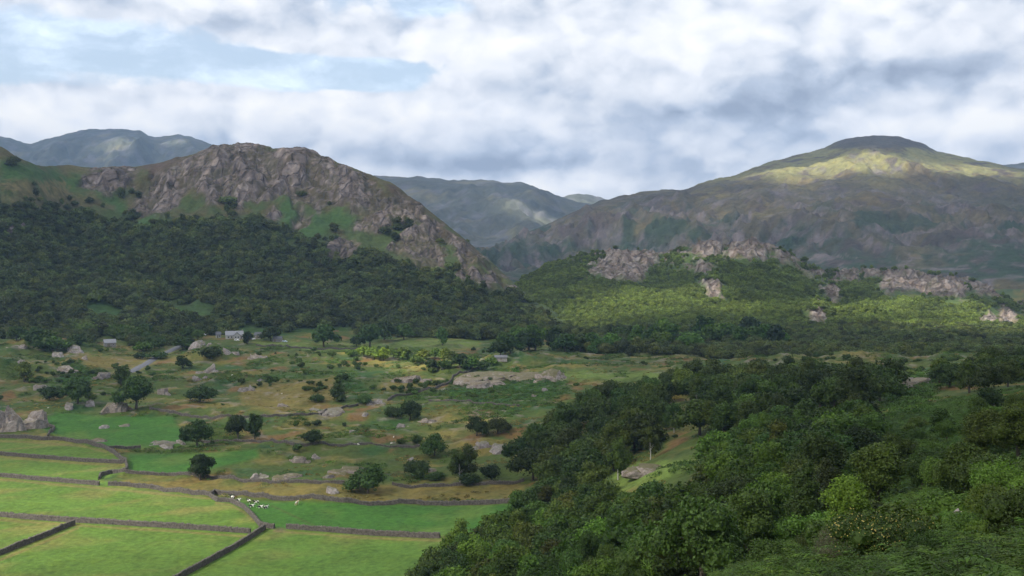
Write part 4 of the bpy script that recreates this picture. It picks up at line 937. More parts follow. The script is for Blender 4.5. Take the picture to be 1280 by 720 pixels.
def woodland(name, label, gx, gy, gzz, polys_rock, greens, box, step, hr, seed, keep):
    x, y, rng = jitter_grid(*box, step, seed)
    px = 640 + F * x / y; ok = (px > gx[0, 0] / gy[0, 0] * F + 642) & (px < gx[0, -1] / gy[0, -1] * F + 638) & (y > gy[0, 0]) & (y < gy[-1, 0])
    x, y, px = x[ok], y[ok], px[ok]
    z = bilinear(gx, gy, gzz, px, y); _, py = proj(x, y, z); nz = fbm(x / 22, y / 30, 3, 77) * 12
    rk = masks(px, py, polys_rock, 5, nz * .7 + (5 if name == 'knoll_woodland' else -1)); gr = masks(px, py, greens, 4, nz * .5) if greens else 0 * rk
    zb = base_z(x, y)
    p = keep(x, y, z, px, py, rng) * (1 - rk) * (1 - gr) * (z > zb - .5)
    s = rng.random(len(x)) < p; x, y, z = x[s], y[s], z[s]
    h = rng.uniform(hr[0], hr[1], len(x)) * (0.8 + .35 * (fbm(x / 60, y / 60, 2, seed) + .3)); w = h * rng.uniform(1.0, 1.35, len(x))
    print(name, len(x))
    return instancer(name, label, np.stack([x, y, z - h * .08], -1), np.stack([0 * x, 0 * x, rng.uniform(0, 6.28, len(x))], -1), np.stack([w, w, h], -1), WK_FOR[name], seed)
WK_FOR = {'crag_woodland': WK, 'knoll_woodland': WKK, 'valley_woodland': WKV}
def keep_crag(x, y, z, px, py, rng):
    lim = np.interp(px, [-300, 0, 60, 150, 200, 260, 330, 400, 440, 480, 520, 560, 610, 660, 700, 760], [210, 262, 268, 285, 282, 276, 290, 308, 322, 328, 346, 352, 366, 384, 402, 432])
    n = fbm(x / 40, y / 40, 3, 601); dense = sst(py + 22 * n, lim - 20, lim + 18)
    return np.clip(dense * (1.0 - .75 * sst(n, .18, .34) * sst(py, 400, 380)) + (.22 + .5 * sst(px, 130, 60)) * sst(n, -.1 , .3), 0, 1) * (px < 780) * sst(py - soft(px, CRAG_SKY, 1), 5, 14)
woodland('crag_woodland', 'dark oak woodland clothing the lower slopes of the crag hill', cgx, cgy, cgz, ROCKS_CRAG, GREEN_CRAG + [OCHRE_CRAG[0], OCHRE_CRAG[1]], (-900, 160, 900, 1520), 5.6, (5, 15), 21, keep_crag)
def keep_knoll(x, y, z, px, py, rng):
    n = fbm(x / 34, y / 34, 3, 611); return np.clip(.93 + .3 * n - .25 * sst(n, .2, .5), 0, 1) * (y < 1560) * (1 - .75 * sst(ridged(x / 30, y / 34, 3, 159) + .4 * fbm(x / 12, y / 12, 3, 161), .56, .72) * sst(y, 1380, 1440) * sst(px, 700, 740))
woodland('knoll_woodland', 'woodland of small trees covering the low wooded hill', knx, kny, knz, ROCKS_KNOLL, None, (-120, 1000, 900, 1600), 4.6, (5, 8.5), 22, keep_knoll)

VX, VY = polar(np.arange(-420, 1560, 6.0), np.linspace(690, 1060, 120)); VZ = base_z(VX, VY)
def keep_valley(x, y, z, px, py, rng):
    n = fbm(x / 30, y / 30, 3, 621); right = sst(px + 30 * n, 690, 730) * sst(y + 40 * n - np.interp(px, [690, 800, 950, 1100, 1300], [900, 850, 740, 700, 690]), -12, 12)
    left = sst(px, 235, 200) * sst(y + 30 * n, 860, 890) * (1 - sst(np.hypot(px - 137, (py - 431) * 1.5), 26, 16)); midw = sst(px, 430, 520) * sst(y, 985, 1000) * sst(px, 740, 700)
    return np.clip(np.maximum(np.maximum(right, left), midw), 0, 1) * sst(road_dist(x, y), 8, 14)
woodland('valley_woodland', 'band of woodland on the valley floor at the foot of the hills', VX, VY, VZ, [[(0, 0), (1, 0), (0, 1)]], None, (-700, 720, 690, 1060), 5.6, (7, 12), 23, keep_valley)

# bracken and rough grass on the near bank, scrub in the pasture
def fern(n, seed, mt, sz, spread=1.0, hgt=.8):
    rng = np.random.default_rng(seed); a = rng.uniform(0, 6.28, n); r = np.sqrt(rng.random(n)) * spread
    p = np.stack([r * np.cos(a), r * np.sin(a), hgt * (1 - .5 * r / spread) * rng.uniform(.45, 1.05, n)], -1); nn = np.stack([np.cos(a) * .5, np.sin(a) * .5, np.full(n, .9)], -1)
    v, q = leaf_quads(p, nn, sz, rng, .5, .45); me = mesh_np('frond', v, q, smooth=False); me.materials.append(M[mt]); return bpy.data.objects.new('frond', me)
def cover(name, label, protos, box, step, seed, prob, s0, s1):
    x, y, rng = jitter_grid(*box, step, seed); ok = y > 14; x, y = x[ok], y[ok]; px = 640 + F * x / y; ok = (px > -150) & (px < 1500); x, y, px = x[ok], y[ok], px[ok]
    z = base_z(x, y); _, py = proj(x, y, z); s = rng.random(len(x)) < prob(x, y, z, px, py); x, y, z = x[s], y[s], z[s]; k = rng.uniform(s0, s1, len(x)); print(name, len(x))
    return instancer(name, label, np.stack([x, y, z - .05], -1), np.stack([rng.uniform(-.2, .2, len(x)), rng.uniform(-.2, .2, len(x)), rng.uniform(0, 6.28, len(x))], -1), np.stack([k, k, k * rng.uniform(.8, 1.3, len(x))], -1), protos, seed)
def frond_clump(seed, mt, fronds, pairs, length):
    """arching fern fronds: each a rib with pairs of leaflets that shorten to the tip"""
    rng = np.random.default_rng(seed); V = []; Q = []
    for f in range(fronds):
        a = 6.283 * f / fronds + rng.uniform(-.4, .4); L = length * rng.uniform(.7, 1.2); out = np.array([math.cos(a), math.sin(a), 0]); side = np.array([-math.sin(a), math.cos(a), 0]); rise = rng.uniform(.55, 1.0)
        for k in range(pairs):
            t = (k + 1) / (pairs + 1); c = out * L * t + np.array([0, 0, L * (rise * 1.5 * t - 1.15 * t * t)]); w = L * .30 * (1 - t) ** .8 + .02; dl = L / pairs * .62
            for s in (-1, 1):
                o = len(V); tip = c + side * s * w + out * w * .35 - np.array([0, 0, w * .25]) + rng.normal(0, .012, 3)
                V += [c - out * dl * .5, c + side * s * w * .45 - out * dl * .25, tip, c + side * s * w * .4 + out * dl * .7]; Q.append((o, o + 1, o + 2, o + 3))
    me = mesh_np('frond', V, Q, smooth=False); me.materials.append(M[mt]); return bpy.data.objects.new('frond', me)
FN = [frond_clump(i, 'bracken', 9, 9, .62) for i in range(5)]
near_edge = lambda x, y, z, px, py: sst(px + 60 * fbm(x / 12, y / 12, 3, 71), 880, 980) * sst(fbm(x / 7, y / 7, 3, 73), -.4, -.1) * (py < 800)
cover('bracken', 'lush green bracken covering the near bank', FN, (3, 60, 14, 78), .48, 31, near_edge, .8, 1.7)
FW = [frond_clump(10 + i, 'bracken', 8, 6, .8) for i in range(4)]
cover('bracken', 'bracken slope farther up the near bank below the small wood', FW, (5, 150, 78, 300), .95, 32, lambda x, y, z, px, py: near_edge(x, y, z, px, py) * (1 - masks(px, py, BRIGHT, 3, 0 * px)), .8, 1.4)
FB = [fern(40, 20 + i, 'bracken', .55, 1.5, .9) for i in range(3)]
def prob_far_bracken(x, y, z, px, py):
    fld = sst(poly_sd(px, py, FIELDS), -4, 0); lush = masks(px, py, LUSH, 2, 0 * px); n = fbm(x / 30, y / 30, 4, 75); dp = masks(px, py, DEEP, 8, n * 8)
    oc = masks(px, py, OCHRE, 4, n * 5)
    return np.clip(sst(n, .10, .32) * .9 + dp * .8, 0, 1) * (1 - fld) * (1 - lush) * (1 - oc) * sst(road_dist(x, y), 6, 9) * (y < 900)
cover('bracken_patches', 'patches of dark green bracken scattered through the rough pasture', FB, (-420, 420, 262, 900), 2.3, 33, prob_far_bracken, .7, 1.3)
HB = [fern(36, 40 + i, 'heath', .5, 1.1, .5) for i in range(3)]
def prob_heath(x, y, z, px, py):
    fld = sst(poly_sd(px, py, FIELDS), -4, 0); lush = masks(px, py, LUSH, 2, 0 * px); n = fbm(x / 26, y / 22, 4, 79)
    return sst(n, .05, .4) * .55 * (1 - fld) * (1 - lush) * sst(road_dist(x, y), 5, 8)
cover('rough_grass', 'tussocks of yellow bent grass in the rough pasture', HB, (-420, 420, 262, 860), 2.4, 35, prob_heath, .7, 1.3)
SC = [hidden_tree('thorn', 5 + i, 260, .16, 'leaf') for i in range(3)]
def prob_scrub(x, y, z, px, py):
    fld = sst(poly_sd(px, py, FIELDS), -8, -2); lush = masks(px, py, LUSH, 4, 0 * px + 3); n = fbm(x / 34, y / 26, 4, 89); w = masks(px, py, [[(380, 455), (560, 462), (640, 480), (600, 500), (480, 490), (330, 480)], [(20, 450), (130, 440), (190, 470), (150, 500), (40, 490)], [(930, 455), (1280, 445), (1280, 480), (940, 478)]], 8, n * 10)
    return np.clip(sst(n, .28, .45) * .22 + w * sst(n, 0, .3) * .5, 0, 1) * (1 - fld) * (1 - lush) * sst(road_dist(x, y), 7, 10)
cover('gorse_scrub', 'low dark scrub dotted over the rough pasture', SC, (-420, 460, 330, 900), 4.2, 37, prob_scrub, 1.4, 4.4)
# ------------------------------------------------------------------ dry stone walls
def resample(pts, step):
    out = [pts[0]]; acc = 0
    for a, b in zip(pts[:-1], pts[1:]):
        L = (b - a).length; n = max(1, int(L / step))
        for i in range(1, n + 1): out.append(a.lerp(b, i / n))
    return out
def stone_wall(pxl, label, h=1.45, group='dry stone walls', broken=0.0, seed=0):
    w = [ground_at(px, py, 200.0) for px, py in pxl]; flat = [Vector((p.x, p.y, 0)) for p in w]
    p = resample(flat, 1.0); n = len(p); rng = np.random.default_rng(seed + 71)
    V = []; Q = []; CV = []; CQ = []
    rows = [(0.46, -0.5), (0.43, 0.12), (0.39, .38), (.36, .64), (.33, .9), (.28, 1.0)]
    prof = [(-a, b) for a, b in rows] + [(a, b) for a, b in rows[::-1]]
    k = len(prof); hs = h * (1 + .06 * rng.normal(0, 1, n) + .14 * fbm(np.arange(n) / 14.0, np.zeros(n) + seed, 3, 3))
    if broken: hs *= 1 - broken * np.clip(fbm(np.arange(n) / 6.0, np.zeros(n), 3, seed) * 2, 0, 1)
    xs = np.array([q.x for q in p]); ys = np.array([q.y for q in p]); zs = base_z(xs, ys)
    for i in range(n):
        t = (p[min(i + 1, n - 1)] - p[max(i - 1, 0)]).normalized(); s = Vector((t.y, -t.x, 0))
        for (a, b) in prof:
            j = rng.uniform(-.07, .07, 3); zz = b * hs[i] if b > 0 else b
            V.append((p[i].x + s.x * a + j[0], p[i].y + s.y * a + j[1], zs[i] + zz + (j[2] if b > 0 else 0)))
        if i < n - 1:
            o = i * k
            for m_ in range(k - 1): Q.append((o + m_, o + m_ + 1, o + k + m_ + 1, o + k + m_))
            for c in range(3):     # upright coping stones
                f = (c + rng.uniform(.1, .9)) / 3; q = p[i].lerp(p[i + 1], f); zb = zs[i] * (1 - f) + zs[i + 1] * f + hs[i] * .95; L = rng.uniform(.13, .2); W = rng.uniform(.24, .36); H_ = rng.uniform(.14, .36); o2 = len(CV); tl = rng.uniform(-.1, .1)
                for dz in (0, H_):
                    for (da, db) in ((-L, -W), (L, -W), (L, W), (-L, W)): 
                        sc = 1 if dz == 0 else .75; CV.append((q.x + t.x * (da * sc + tl * dz) + s.x * db * sc, q.y + t.y * (da * sc + tl * dz) + s.y * db * sc, zb + dz))
                CQ += [(o2, o2 + 1, o2 + 5, o2 + 4), (o2 + 1, o2 + 2, o2 + 6, o2 + 5), (o2 + 2, o2 + 3, o2 + 7, o2 + 6), (o2 + 3, o2, o2 + 4, o2 + 7), (o2 + 4, o2 + 5, o2 + 6, o2 + 7)]
    o0 = 0; Q.append((0, 1, k - 2, k - 1)); 
    o1 = (n - 1) * k; Q.append((o1 + 1, o1, o1 + k - 1, o1 + k - 2)); Q += [(1, 2, k - 3, k - 2), (2, 3, k - 4, k - 3), (o1 + 2, o1 + 1, o1 + k - 2, o1 + k - 3), (o1 + 3, o1 + 2, o1 + k - 3, o1 + k - 4)]
    c0 = w[0]; off = np.array([c0.x, c0.y, c0.z])
    o = obj('stone_wall', mesh_np('stone_wall', np.array(V) - off, Q, smooth=False), M['wall']); o.location = c0; tag(o, label, 'wall', group)
    c = obj('coping', mesh_np('coping', np.array(CV) - off, CQ, smooth=False), M['cope'], o); c['kind'] = 'stuff'
    return o
for i, (pts, lab, hh, br) in enumerate((
    ([(-60, 546), (0, 547), (50, 550), (80, 551), (100, 554), (133, 562)], 'topmost field wall, below the rocky outcrop at the left edge', 1.5, 0),
    ([(133, 562), (145, 569), (157, 577), (159, 586), (157, 590), (140, 592), (126, 595), (124, 600)], 'kinked wall closing the right ends of the upper meadows', 1.5, 0),
    ([(60, 547), (68, 536), (60, 533), (45, 531)], 'short spur of wall climbing from the topmost field wall to the outcrop', 1.4, .2),
    ([(136, 562), (150, 561), (176, 561)], 'short dark wall along the foot of the green paddock', 1.4, .3),
    ([(-60, 566), (0, 569), (50, 573), (100, 577), (156, 578)], 'second field wall from the top, between two narrow meadows', 1.5, 0),
    ([(-60, 592), (0, 596), (40, 600), (80, 603), (124, 607)], 'third field wall, left piece above the widest meadow', 1.5, 0),
    ([(135, 607), (160, 608), (195, 612), (230, 616), (262, 620)], 'third field wall, right piece running to the small stone pen', 1.5, 0),
    ([(262, 620), (272, 627), (288, 628), (305, 636), (317, 648), (326, 659)], 'curving wall from the small stone pen down past the cattle', 1.4, 0),
    ([(-60, 642), (0, 646), (50, 650), (90, 653), (130, 655), (200, 659), (260, 663), (313, 667)], 'long straight wall below the widest meadow', 1.6, 0),
    ([(93, 656), (85, 659), (50, 674), (30, 682), (0, 694), (-40, 706)], 'wall slanting down to the bottom left corner', 1.6, 0),
    ([(331, 662), (300, 682), (260, 704), (225, 723), (190, 742)], 'wall slanting down from the gateway to the bottom edge', 1.6, 0),
    ([(326, 659), (332, 660), (343, 661)], 'stub of wall at the left side of the gateway', 1.5, 0),
    ([(358, 661), (400, 664), (450, 668), (500, 671), (550, 673)], 'wall between the two green meadows, ending in the near trees', 1.6, 0),
    ([(262, 620), (268, 617), (300, 619), (320, 622), (360, 626), (430, 628), (520, 630), (600, 631), (640, 628), (665, 621)], 'long wall between the bright green meadow and the brown strip', 1.5, 0),
    ([(157, 591), (215, 595), (260, 598), (320, 602), (400, 605), (440, 607)], 'low wall above the brown strip, left of the lone spreading oak', 1.1, .4),
    ([(490, 606), (560, 608), (620, 606), (655, 602)], 'low wall above the brown strip, right of the lone spreading oak', 1.1, .4),
    ([(250, 551), (320, 553), (370, 557), (420, 558), (525, 559)], 'tumbled wall crossing the pasture just below the sheep', 1.0, .5),
    ([(187, 512), (225, 519), (280, 522), (335, 522), (385, 520), (430, 510), (447, 507)], 'tumbled wall winding past the purple scree', 1.1, .5),
    ([(485, 503), (490, 497), (520, 492), (536, 487), (562, 478)], 'wall climbing towards the long pale rock slab', 1.2, .3),
    ([(562, 480), (566, 471), (575, 466), (592, 462)], 'curved wall over the left end of the long pale rock slab', 1.3, .1),
    ([(536, 501), (600, 505), (650, 508)], 'faint low wall under the bracken slope', .9, .5),
    ([(320, 432), (360, 434), (430, 437), (500, 438)], 'far wall along the track below the farm', 1.2, .3))):
    stone_wall(pts, lab, hh * .92, 'dry stone walls', br, i)

# ------------------------------------------------------------------ rock outcrops
def rock_blocks(seed, w, d, h, n, sub=3, rounded=False):
    """a cluster of weathered blocks: each one a cleaved, faceted lump, sunk in the turf"""
    rng = np.random.default_rng(seed); V = []; T = []; off = 0
    bm = bmesh.new(); bmesh.ops.create_icosphere(bm, subdivisions=sub, radius=1.0); base = np.array([v.co[:] for v in bm.verts]); tri = np.array([[q.index for q in f.verts] for f in bm.faces]); bm.free()
    for i in range(n):
        f = (.72 if n > 3 else 1.0) if i == 0 else rng.uniform(.35, .75)
        c = np.array([0, 0, 0]) if i == 0 else np.array([rng.uniform(-.5, .5) * w, rng.uniform(-.5, .25) * d, -.1 * h])
        v = base.copy()
        v = np.sign(v) * np.abs(v) ** (.62 if rounded else .72)      # squared off
        for _ in range(13):                      # cleavage planes
            if rounded: nn = sphere_pts(1, rng)[0]; nn[2] = abs(nn[2]); k = rng.uniform(.72, .98); s = v @ nn; v = v - np.outer(np.maximum(0, s - k), nn) * .8; continue
            nn = sphere_pts(1, rng)[0]; nn[2] = abs(nn[2]) * .28 if rng.random() < .75 else 1.4; nn /= np.linalg.norm(nn); k = rng.uniform(.50, .82) if nn[2] < .7 else rng.uniform(.42, .62); s = v @ nn; v = v - np.outer(np.maximum(0, s - k), nn) * .95
        a = base; s1 = rng.uniform(0, 50)
        bump = .12 * (cells(a[:, 0] * 2.6 + a[:, 1] * 1.5 + s1, a[:, 2] * 1.8 - a[:, 1] * 1.3, seed)[2] - .5) + .22 * fbm(a[:, 0] * 4 + s1, a[:, 2] * 3 + a[:, 1] * 3, 3, seed + i)
        led = np.round(v[:, 2] * 4) / 4; v[:, 2] = v[:, 2] * .6 + led * .4
        v = v * (1 + bump)[:, None] * np.array([w * .55, d * .55, h * (.95 if rounded else 1.35)]) * f * rng.uniform(.85, 1.15, 3); an = rng.uniform(-.5, .5); ca, sa = math.cos(an), math.sin(an)
        v = np.c_[v[:, 0] * ca - v[:, 1] * sa, v[:, 0] * sa + v[:, 1] * ca, v[:, 2]]; V.append(v + c); T.append(tri + off); off += len(v)
    return mesh_np('rock_outcrop', np.concatenate(V), None, np.concatenate(T), smooth=False)
OG = (1.5, 1.2, 1.1, 1); GR = (1, 1, 1, 1)
def rock(px, py, wpx, hpx, label, m='rock', n=4, name='rock_outcrop', cat='rock', tint=(1, 1, 1, 1), d=None, deep=.7):
    p = ground_at(px, py) if d is None else Vector(((px - 640) / F * d, d, gz((px - 640) / F * d, d)))
    w = wpx / F * p.y; h = hpx / F * p.y
    o = obj(name, rock_blocks(int(px * 3 + py), w, max(w * deep, h), h, n, 3 if wpx > 14 else 2, m == 'moss_rock'), M[m], None, (p.x, p.y + .15 * w, p.z - .12 * h)); tag(o, label, cat); o.color = tint
    return o
for a in (
    (10, 538, 74, 46, 'large broken crag outcrop at the left edge above the topmost field wall', 'rust_rock', 10),
    (46, 530, 34, 26, 'reddish shoulder block right of the large outcrop at the left edge', 'rust_rock', 3),
    (141, 516, 46, 26, 'big rounded grey rock between the two dark trees', 'moss_rock', 5),
    (112, 508, 18, 12, 'small rock touching the dark tree left of the big rounded rock', 'rock', 2),
    (85, 512, 16, 7, 'low rock at the top edge of the green paddock', 'rock', 3),
    (92, 441, 26, 13, 'right ledge of grey rock on the orange grass knoll', 'rock', 3),
    (72, 446, 18, 9, 'small ledge below the orange grass knoll', 'rock', 3),
    (26, 436, 34, 12, 'orange topped ledge at the far left knoll', 'rust_rock', 4),
    (26, 456, 16, 11, 'grey block on the bracken slope at the far left', 'rock', 3),
    (78, 466, 34, 15, 'pale slabby outcrop with orange grass left of the road', 'rust_rock', 4),
    (105, 449, 9, 6, 'small orange boulder above the slabby outcrop left of the road', 'rust_rock', 2),
    (127, 474, 24, 16, 'pale rock face just behind the brown-green tree', 'rock', 3),
    (203, 493, 14, 12, 'pinkish rock at the side of the spreading tree by the road', 'rust_rock', 2),
    (48, 487, 18, 10, 'rusty rock patch below the brownish tree', 'rust_rock', 3),
    (205, 556, 42, 11, 'flat spread of pale rock at the foot of the paddock', 'rock', 6),
    (129, 536, 13, 7, 'grey boulder out in the green paddock', 'rock', 2),
    (155, 533, 18, 4, 'long flat stone out in the green paddock', 'rock', 2),
    (122, 552, 22, 5, 'ochre hump at the lower edge of the green paddock', 'moss_rock', 2),
    (262, 466, 28, 14, 'pale jumbled rocks on the bank below the scree', 'rock', 5),
    (245, 474, 20, 9, 'grey rocks at the left foot of the bank by the dark tree', 'rock', 4),
    (283, 443, 20, 10, 'purple grey rock face right of the dark bush on the bank', 'rock', 3),
    (247, 434, 30, 12, 'tilted bare slab of the bank in front of the farm', 'rock', 3),
    (318, 449, 26, 11, 'pinkish slabs stepping down from the farm field', 'rust_rock', 5),
    (308, 489, 24, 12, 'pale stony patch left of the ochre pasture', 'rock', 5),
    (325, 476, 14, 4, 'small stones above the stony patch', 'rock', 3),
    (410, 515, 46, 9, 'purple grey scree at the foot of the columnar tree', 'rock', 7),
    (470, 505, 22, 9, 'pale outcrop left of the climbing wall', 'rock', 4),
    (529, 529, 26, 10, 'reddish rocks right of the leaning dark tree', 'rust_rock', 5),
    (502, 535, 16, 7, 'pair of pale rocks under the leaning dark tree', 'rock', 3),
    (440, 541, 22, 6, 'low pale rocks left of the sheep', 'rock', 4),
    (456, 520, 12, 5, 'small boulder below the purple scree', 'rock', 2),
    (352, 508, 16, 6, 'low boulder in the ochre pasture', 'rust_rock', 3),
    (513, 476, 42, 12, 'broken pinkish ribs of rock left of the long slab', 'rust_rock', 7),
    (588, 481, 64, 15, 'left limb of the long pale slab, tilted down to the wall', 'rust_rock', 5),
    (636, 474, 92, 14, 'middle of the long pale slab with a rusty grass cap', 'moss_rock', 6),
    (690, 475, 44, 19, 'bare grey right end of the long slab', 'moss_rock', 3),
    (681, 489, 13, 6, 'pale boulder below the right end of the long slab', 'rock', 2),
    (668, 496, 8, 3, 'tiny pale boulder on the bracken slope', 'rock', 1),
    (437, 591, 50, 15, 'rounded pinkish rock hump behind the lone spreading oak', 'moss_rock', 5),
    (394, 574, 14, 9, 'grey boulder left of the pinkish hump', 'rock', 2),
    (374, 578, 20, 9, 'rounded boulder further left of the pinkish hump', 'moss_rock', 3),
    (413, 617, 20, 12, 'squared pale boulder beside the lone spreading oak', 'rock', 2),
    (360, 599, 42, 9, 'ochre hump with stones in the brown strip', 'moss_rock', 4),
    (329, 597, 24, 7, 'grey stones at the left end of the ochre hump', 'rock', 4),
    (413, 598, 18, 7, 'low rock just above the spreading oak strip wall', 'rock', 2),
    (513, 577, 12, 7, 'pale boulder left of the dark thicket', 'rock', 2),
    (541, 590, 14, 6, 'boulder half hidden in the dark thicket', 'rock', 2),
    (604, 560, 48, 15, 'grass topped rock ledge carrying two dark trees', 'rock', 5),
    (972, 475, 26, 12, 'brown rock knob at the left of the ochre rocks on the far rise', 'rust_rock', 3),
    (1008, 467, 22, 8, 'flat ochre rock on the far rise', 'rust_rock', 3),
    (1036, 466, 20, 8, 'small pale hump on the far rise', 'rust_rock', 3),
    (1062, 480, 36, 10, 'yellow-grey rounded rock nearest the dark wood on the far rise', 'moss_rock', 4),
    (1075, 468, 46, 9, 'broad ochre ledge at the back of the far rise', 'rust_rock', 5),
    (1138, 477, 20, 8, 'pinkish rock by the green hollow on the far rise', 'rock', 3),
    (1245, 470, 24, 9, 'rounded grey rock near the right edge on the far rise', 'moss_rock', 3),
    (1242, 512, 16, 12, 'orange lichened boulder beside the small wood on the right', 'rust_rock', 2),
    (1100, 550, 26, 8, 'pale stones at the edge of the grassy clearing', 'rock', 4),
    (1150, 480, 70, 8, 'yellow grass ridge with buried rock on the far rise', 'rust_rock', 4),
    ): rock(*a)
rock(815, 589, 62, 17, 'mossy rounded rock knoll in the grassy gap of the wood', 'moss_rock', 4)
rock(1197, 648, 15, 13, 'grey boulder by the rusty bracken on the near bank', 'rock', 3)
rock(1130, 640, 12, 6, 'small pale stone half sunk in the near bank', 'rock', 2)

# ------------------------------------------------------------------ road
def build_road():
    V = []; Q = []; pts = resample([Vector((x, y, 0)) for x, y in ROAD_XY], 3.0); n = len(pts)
    for i, p in enumerate(pts):
        t = (pts[min(i + 1, n - 1)] - pts[max(0, i - 1)]).normalized(); s = Vector((t.y, -t.x, 0))
        zc = max(gz(p.x + s.x * o_, p.y + s.y * o_) for o_ in (-3, -1.5, 0, 1.5, 3)) + .12
        for o_, dz in ((-3.2, -.4), (-2.9, 0), (0, .06), (2.9, 0), (3.2, -.4)): V.append((p.x + s.x * o_, p.y + s.y * o_, zc + dz))
    for i in range(n - 1):
        for k in range(4): Q.append((i * 5 + k, i * 5 + k + 1, i * 5 + k + 6, i * 5 + k + 5))
    o = obj('road', mesh_np('road', V, Q), M['asphalt']); tag(o, 'narrow grey lane coming down past the trees', None, None, 'structure')
build_road()

# ------------------------------------------------------------------ farm
def box(bm, x0, x1, y0, y1, z0, z1):
    v = [bm.verts.new((x, y, z)) for z in (z0, z1) for y in (y0, y1) for x in (x0, x1)]
    for f in ((0, 2, 3, 1), (4, 5, 7, 6), (0, 1, 5, 4), (1, 3, 7, 5), (3, 2, 6, 7), (2, 0, 4, 6)): bm.faces.new([v[i] for i in f])
def bm_obj(name, bm, m, parent):
    me = bpy.data.meshes.new(name); bmesh.ops.recalc_face_normals(bm, faces=bm.faces); bm.to_mesh(me); bm.free(); return obj(name, me, M[m], parent)
def house(name, px, py, rz, L, W, Hh, R, wall, roof, label, cat, front=(), chimneys=(), gable=None):
    p = ground_at(px, py); r = empty(name, p, rz); tag(r, label, cat)
    bm = bmesh.new(); x, y = L / 2, W / 2
    a = [bm.verts.new(c) for c in ((-x, -y, -1), (x, -y, -1), (x, y, -1), (-x, y, -1), (-x, -y, Hh), (x, -y, Hh), (x, y, Hh), (-x, y, Hh), (-x, 0, Hh + R), (x, 0, Hh + R))]
    for f in ((0, 1, 5, 4), (2, 3, 7, 6), (1, 2, 6, 9, 5), (3, 0, 4, 8, 7)): bm.faces.new([a[i] for i in f])
    bm_obj('wall', bm, wall, r)
    bm = bmesh.new(); e = .35; t = .22; s = R / y
    for sg in (-1, 1):
        q = [(-x - e, sg * (y + e), Hh - s * e + .03), (x + e, sg * (y + e), Hh - s * e + .03), (x + e, 0, Hh + R + .03), (-x - e, 0, Hh + R + .03)]
        lo = [bm.verts.new(c) for c in q]; hi = [bm.verts.new((c[0], c[1], c[2] + t)) for c in q]
        bm.faces.new(lo); bm.faces.new(hi)
        for i in range(4): bm.faces.new((lo[i], lo[(i + 1) % 4], hi[(i + 1) % 4], hi[i]))
    ro = bm_obj('roof', bm, roof, r)
    for cx in chimneys:
        bm = bmesh.new(); box(bm, cx - .4, cx + .4, -.4, .4, Hh + R - .5, Hh + R + 1.1); box(bm, cx - .5, cx + .5, -.5, .5, Hh + R + 1.1, Hh + R + 1.25); box(bm, cx - .15, cx + .15, -.15, .15, Hh + R + 1.25, Hh + R + 1.6); bm_obj('chimney', bm, 'stone', ro)
    for (kind, cx, z0, w, h) in front:
        bm = bmesh.new(); box(bm, cx - w / 2, cx + w / 2, -y - .04, -y + .1, z0, z0 + h)
        o = bm_obj(kind, bm, 'wood' if kind == 'door' else 'glass', r)
        bm = bmesh.new()
        for (a0, a1, b0, b1) in ((-w / 2 - .12, -w / 2, -.1, h + .12), (w / 2, w / 2 + .12, -.1, h + .12), (-w / 2, w / 2, h, h + .12), (-w / 2, w / 2, -.12, 0)): box(bm, cx + a0, cx + a1, -y - .09, -y + .05, z0 + b0, z0 + b1)
        bm_obj('frame', bm, 'white', o)
    if gable:     # front wing with its own gable
        gx_, gw, gl, gh, gr = gable; bm = bmesh.new()
        a = [bm.verts.new(c) for c in ((gx_ - gw / 2, -y - gl, -1), (gx_ + gw / 2, -y - gl, -1), (gx_ + gw / 2, 0, -1), (gx_ - gw / 2, 0, -1), (gx_ - gw / 2, -y - gl, gh), (gx_ + gw / 2, -y - gl, gh), (gx_ + gw / 2, 0, gh), (gx_ - gw / 2, 0, gh), (gx_, -y - gl, gh + gr), (gx_, 0, gh + gr))]
        for f in ((0, 1, 5, 8, 4), (1, 2, 6, 5), (3, 0, 4, 7)): bm.faces.new([a[i] for i in f])
        bm_obj('wing', bm, 'white', r)
        bm = bmesh.new(); s2 = gr / (gw / 2)
        for sg in (-1, 1):
            q = [(gx_ + sg * (gw / 2 + e), -y - gl - e, gh - s2 * e + .05), (gx_ + sg * (gw / 2 + e), .2, gh - s2 * e + .05), (gx_, .2, gh + gr + .05), (gx_, -y - gl - e, gh + gr + .05)]
            lo = [bm.verts.new(c) for c in q]; hi = [bm.verts.new((c[0], c[1], c[2] + t)) for c in q]; bm.faces.new(lo); bm.faces.new(hi)
            for i in range(4): bm.faces.new((lo[i], lo[(i + 1) % 4], hi[(i + 1) % 4], hi[i]))
        bm_obj('wing_roof', bm, 'slate', r)
        for cx in (gx_ - 1.1, gx_ + 1.1):
            bm = bmesh.new(); box(bm, cx - .5, cx + .5, -y - gl - .05, -y - gl + .1, .9, 2.1); bm_obj('window', bm, 'glass', r)
    return r
house('farmhouse', 293, 423, .25, 15, 8, 3.2, 3.2, 'white', 'paleslate', 'white farmhouse with a pale roof and a dark front gable behind the lone small tree', 'house', (('window', -5, .9, 1.1, 1.2), ('window', -2.4, .9, 1.1, 1.2), ('door', 5.9, 0, 1.0, 2.1)), (-6.6, 6.6), (2.2, 5.4, 2.2, 3.0, 2.6))
house('barn', 323, 423, -.1, 6, 5.5, 3.2, 2.0, 'stone', 'slate', 'small grey stone barn right of the white farmhouse', 'barn', (('door', 0, 0, 2.2, 2.5), ('window', 2.1, 1.4, .7, .7)))
house('cottage', 273, 422, .3, 4.2, 4, 2.6, 2.4, 'white', 'slate', 'narrow white gabled outbuilding left of the farmhouse', 'outbuilding', (('door', -.8, 0, .9, 2.0), ('window', .9, .9, .9, 1.0)))
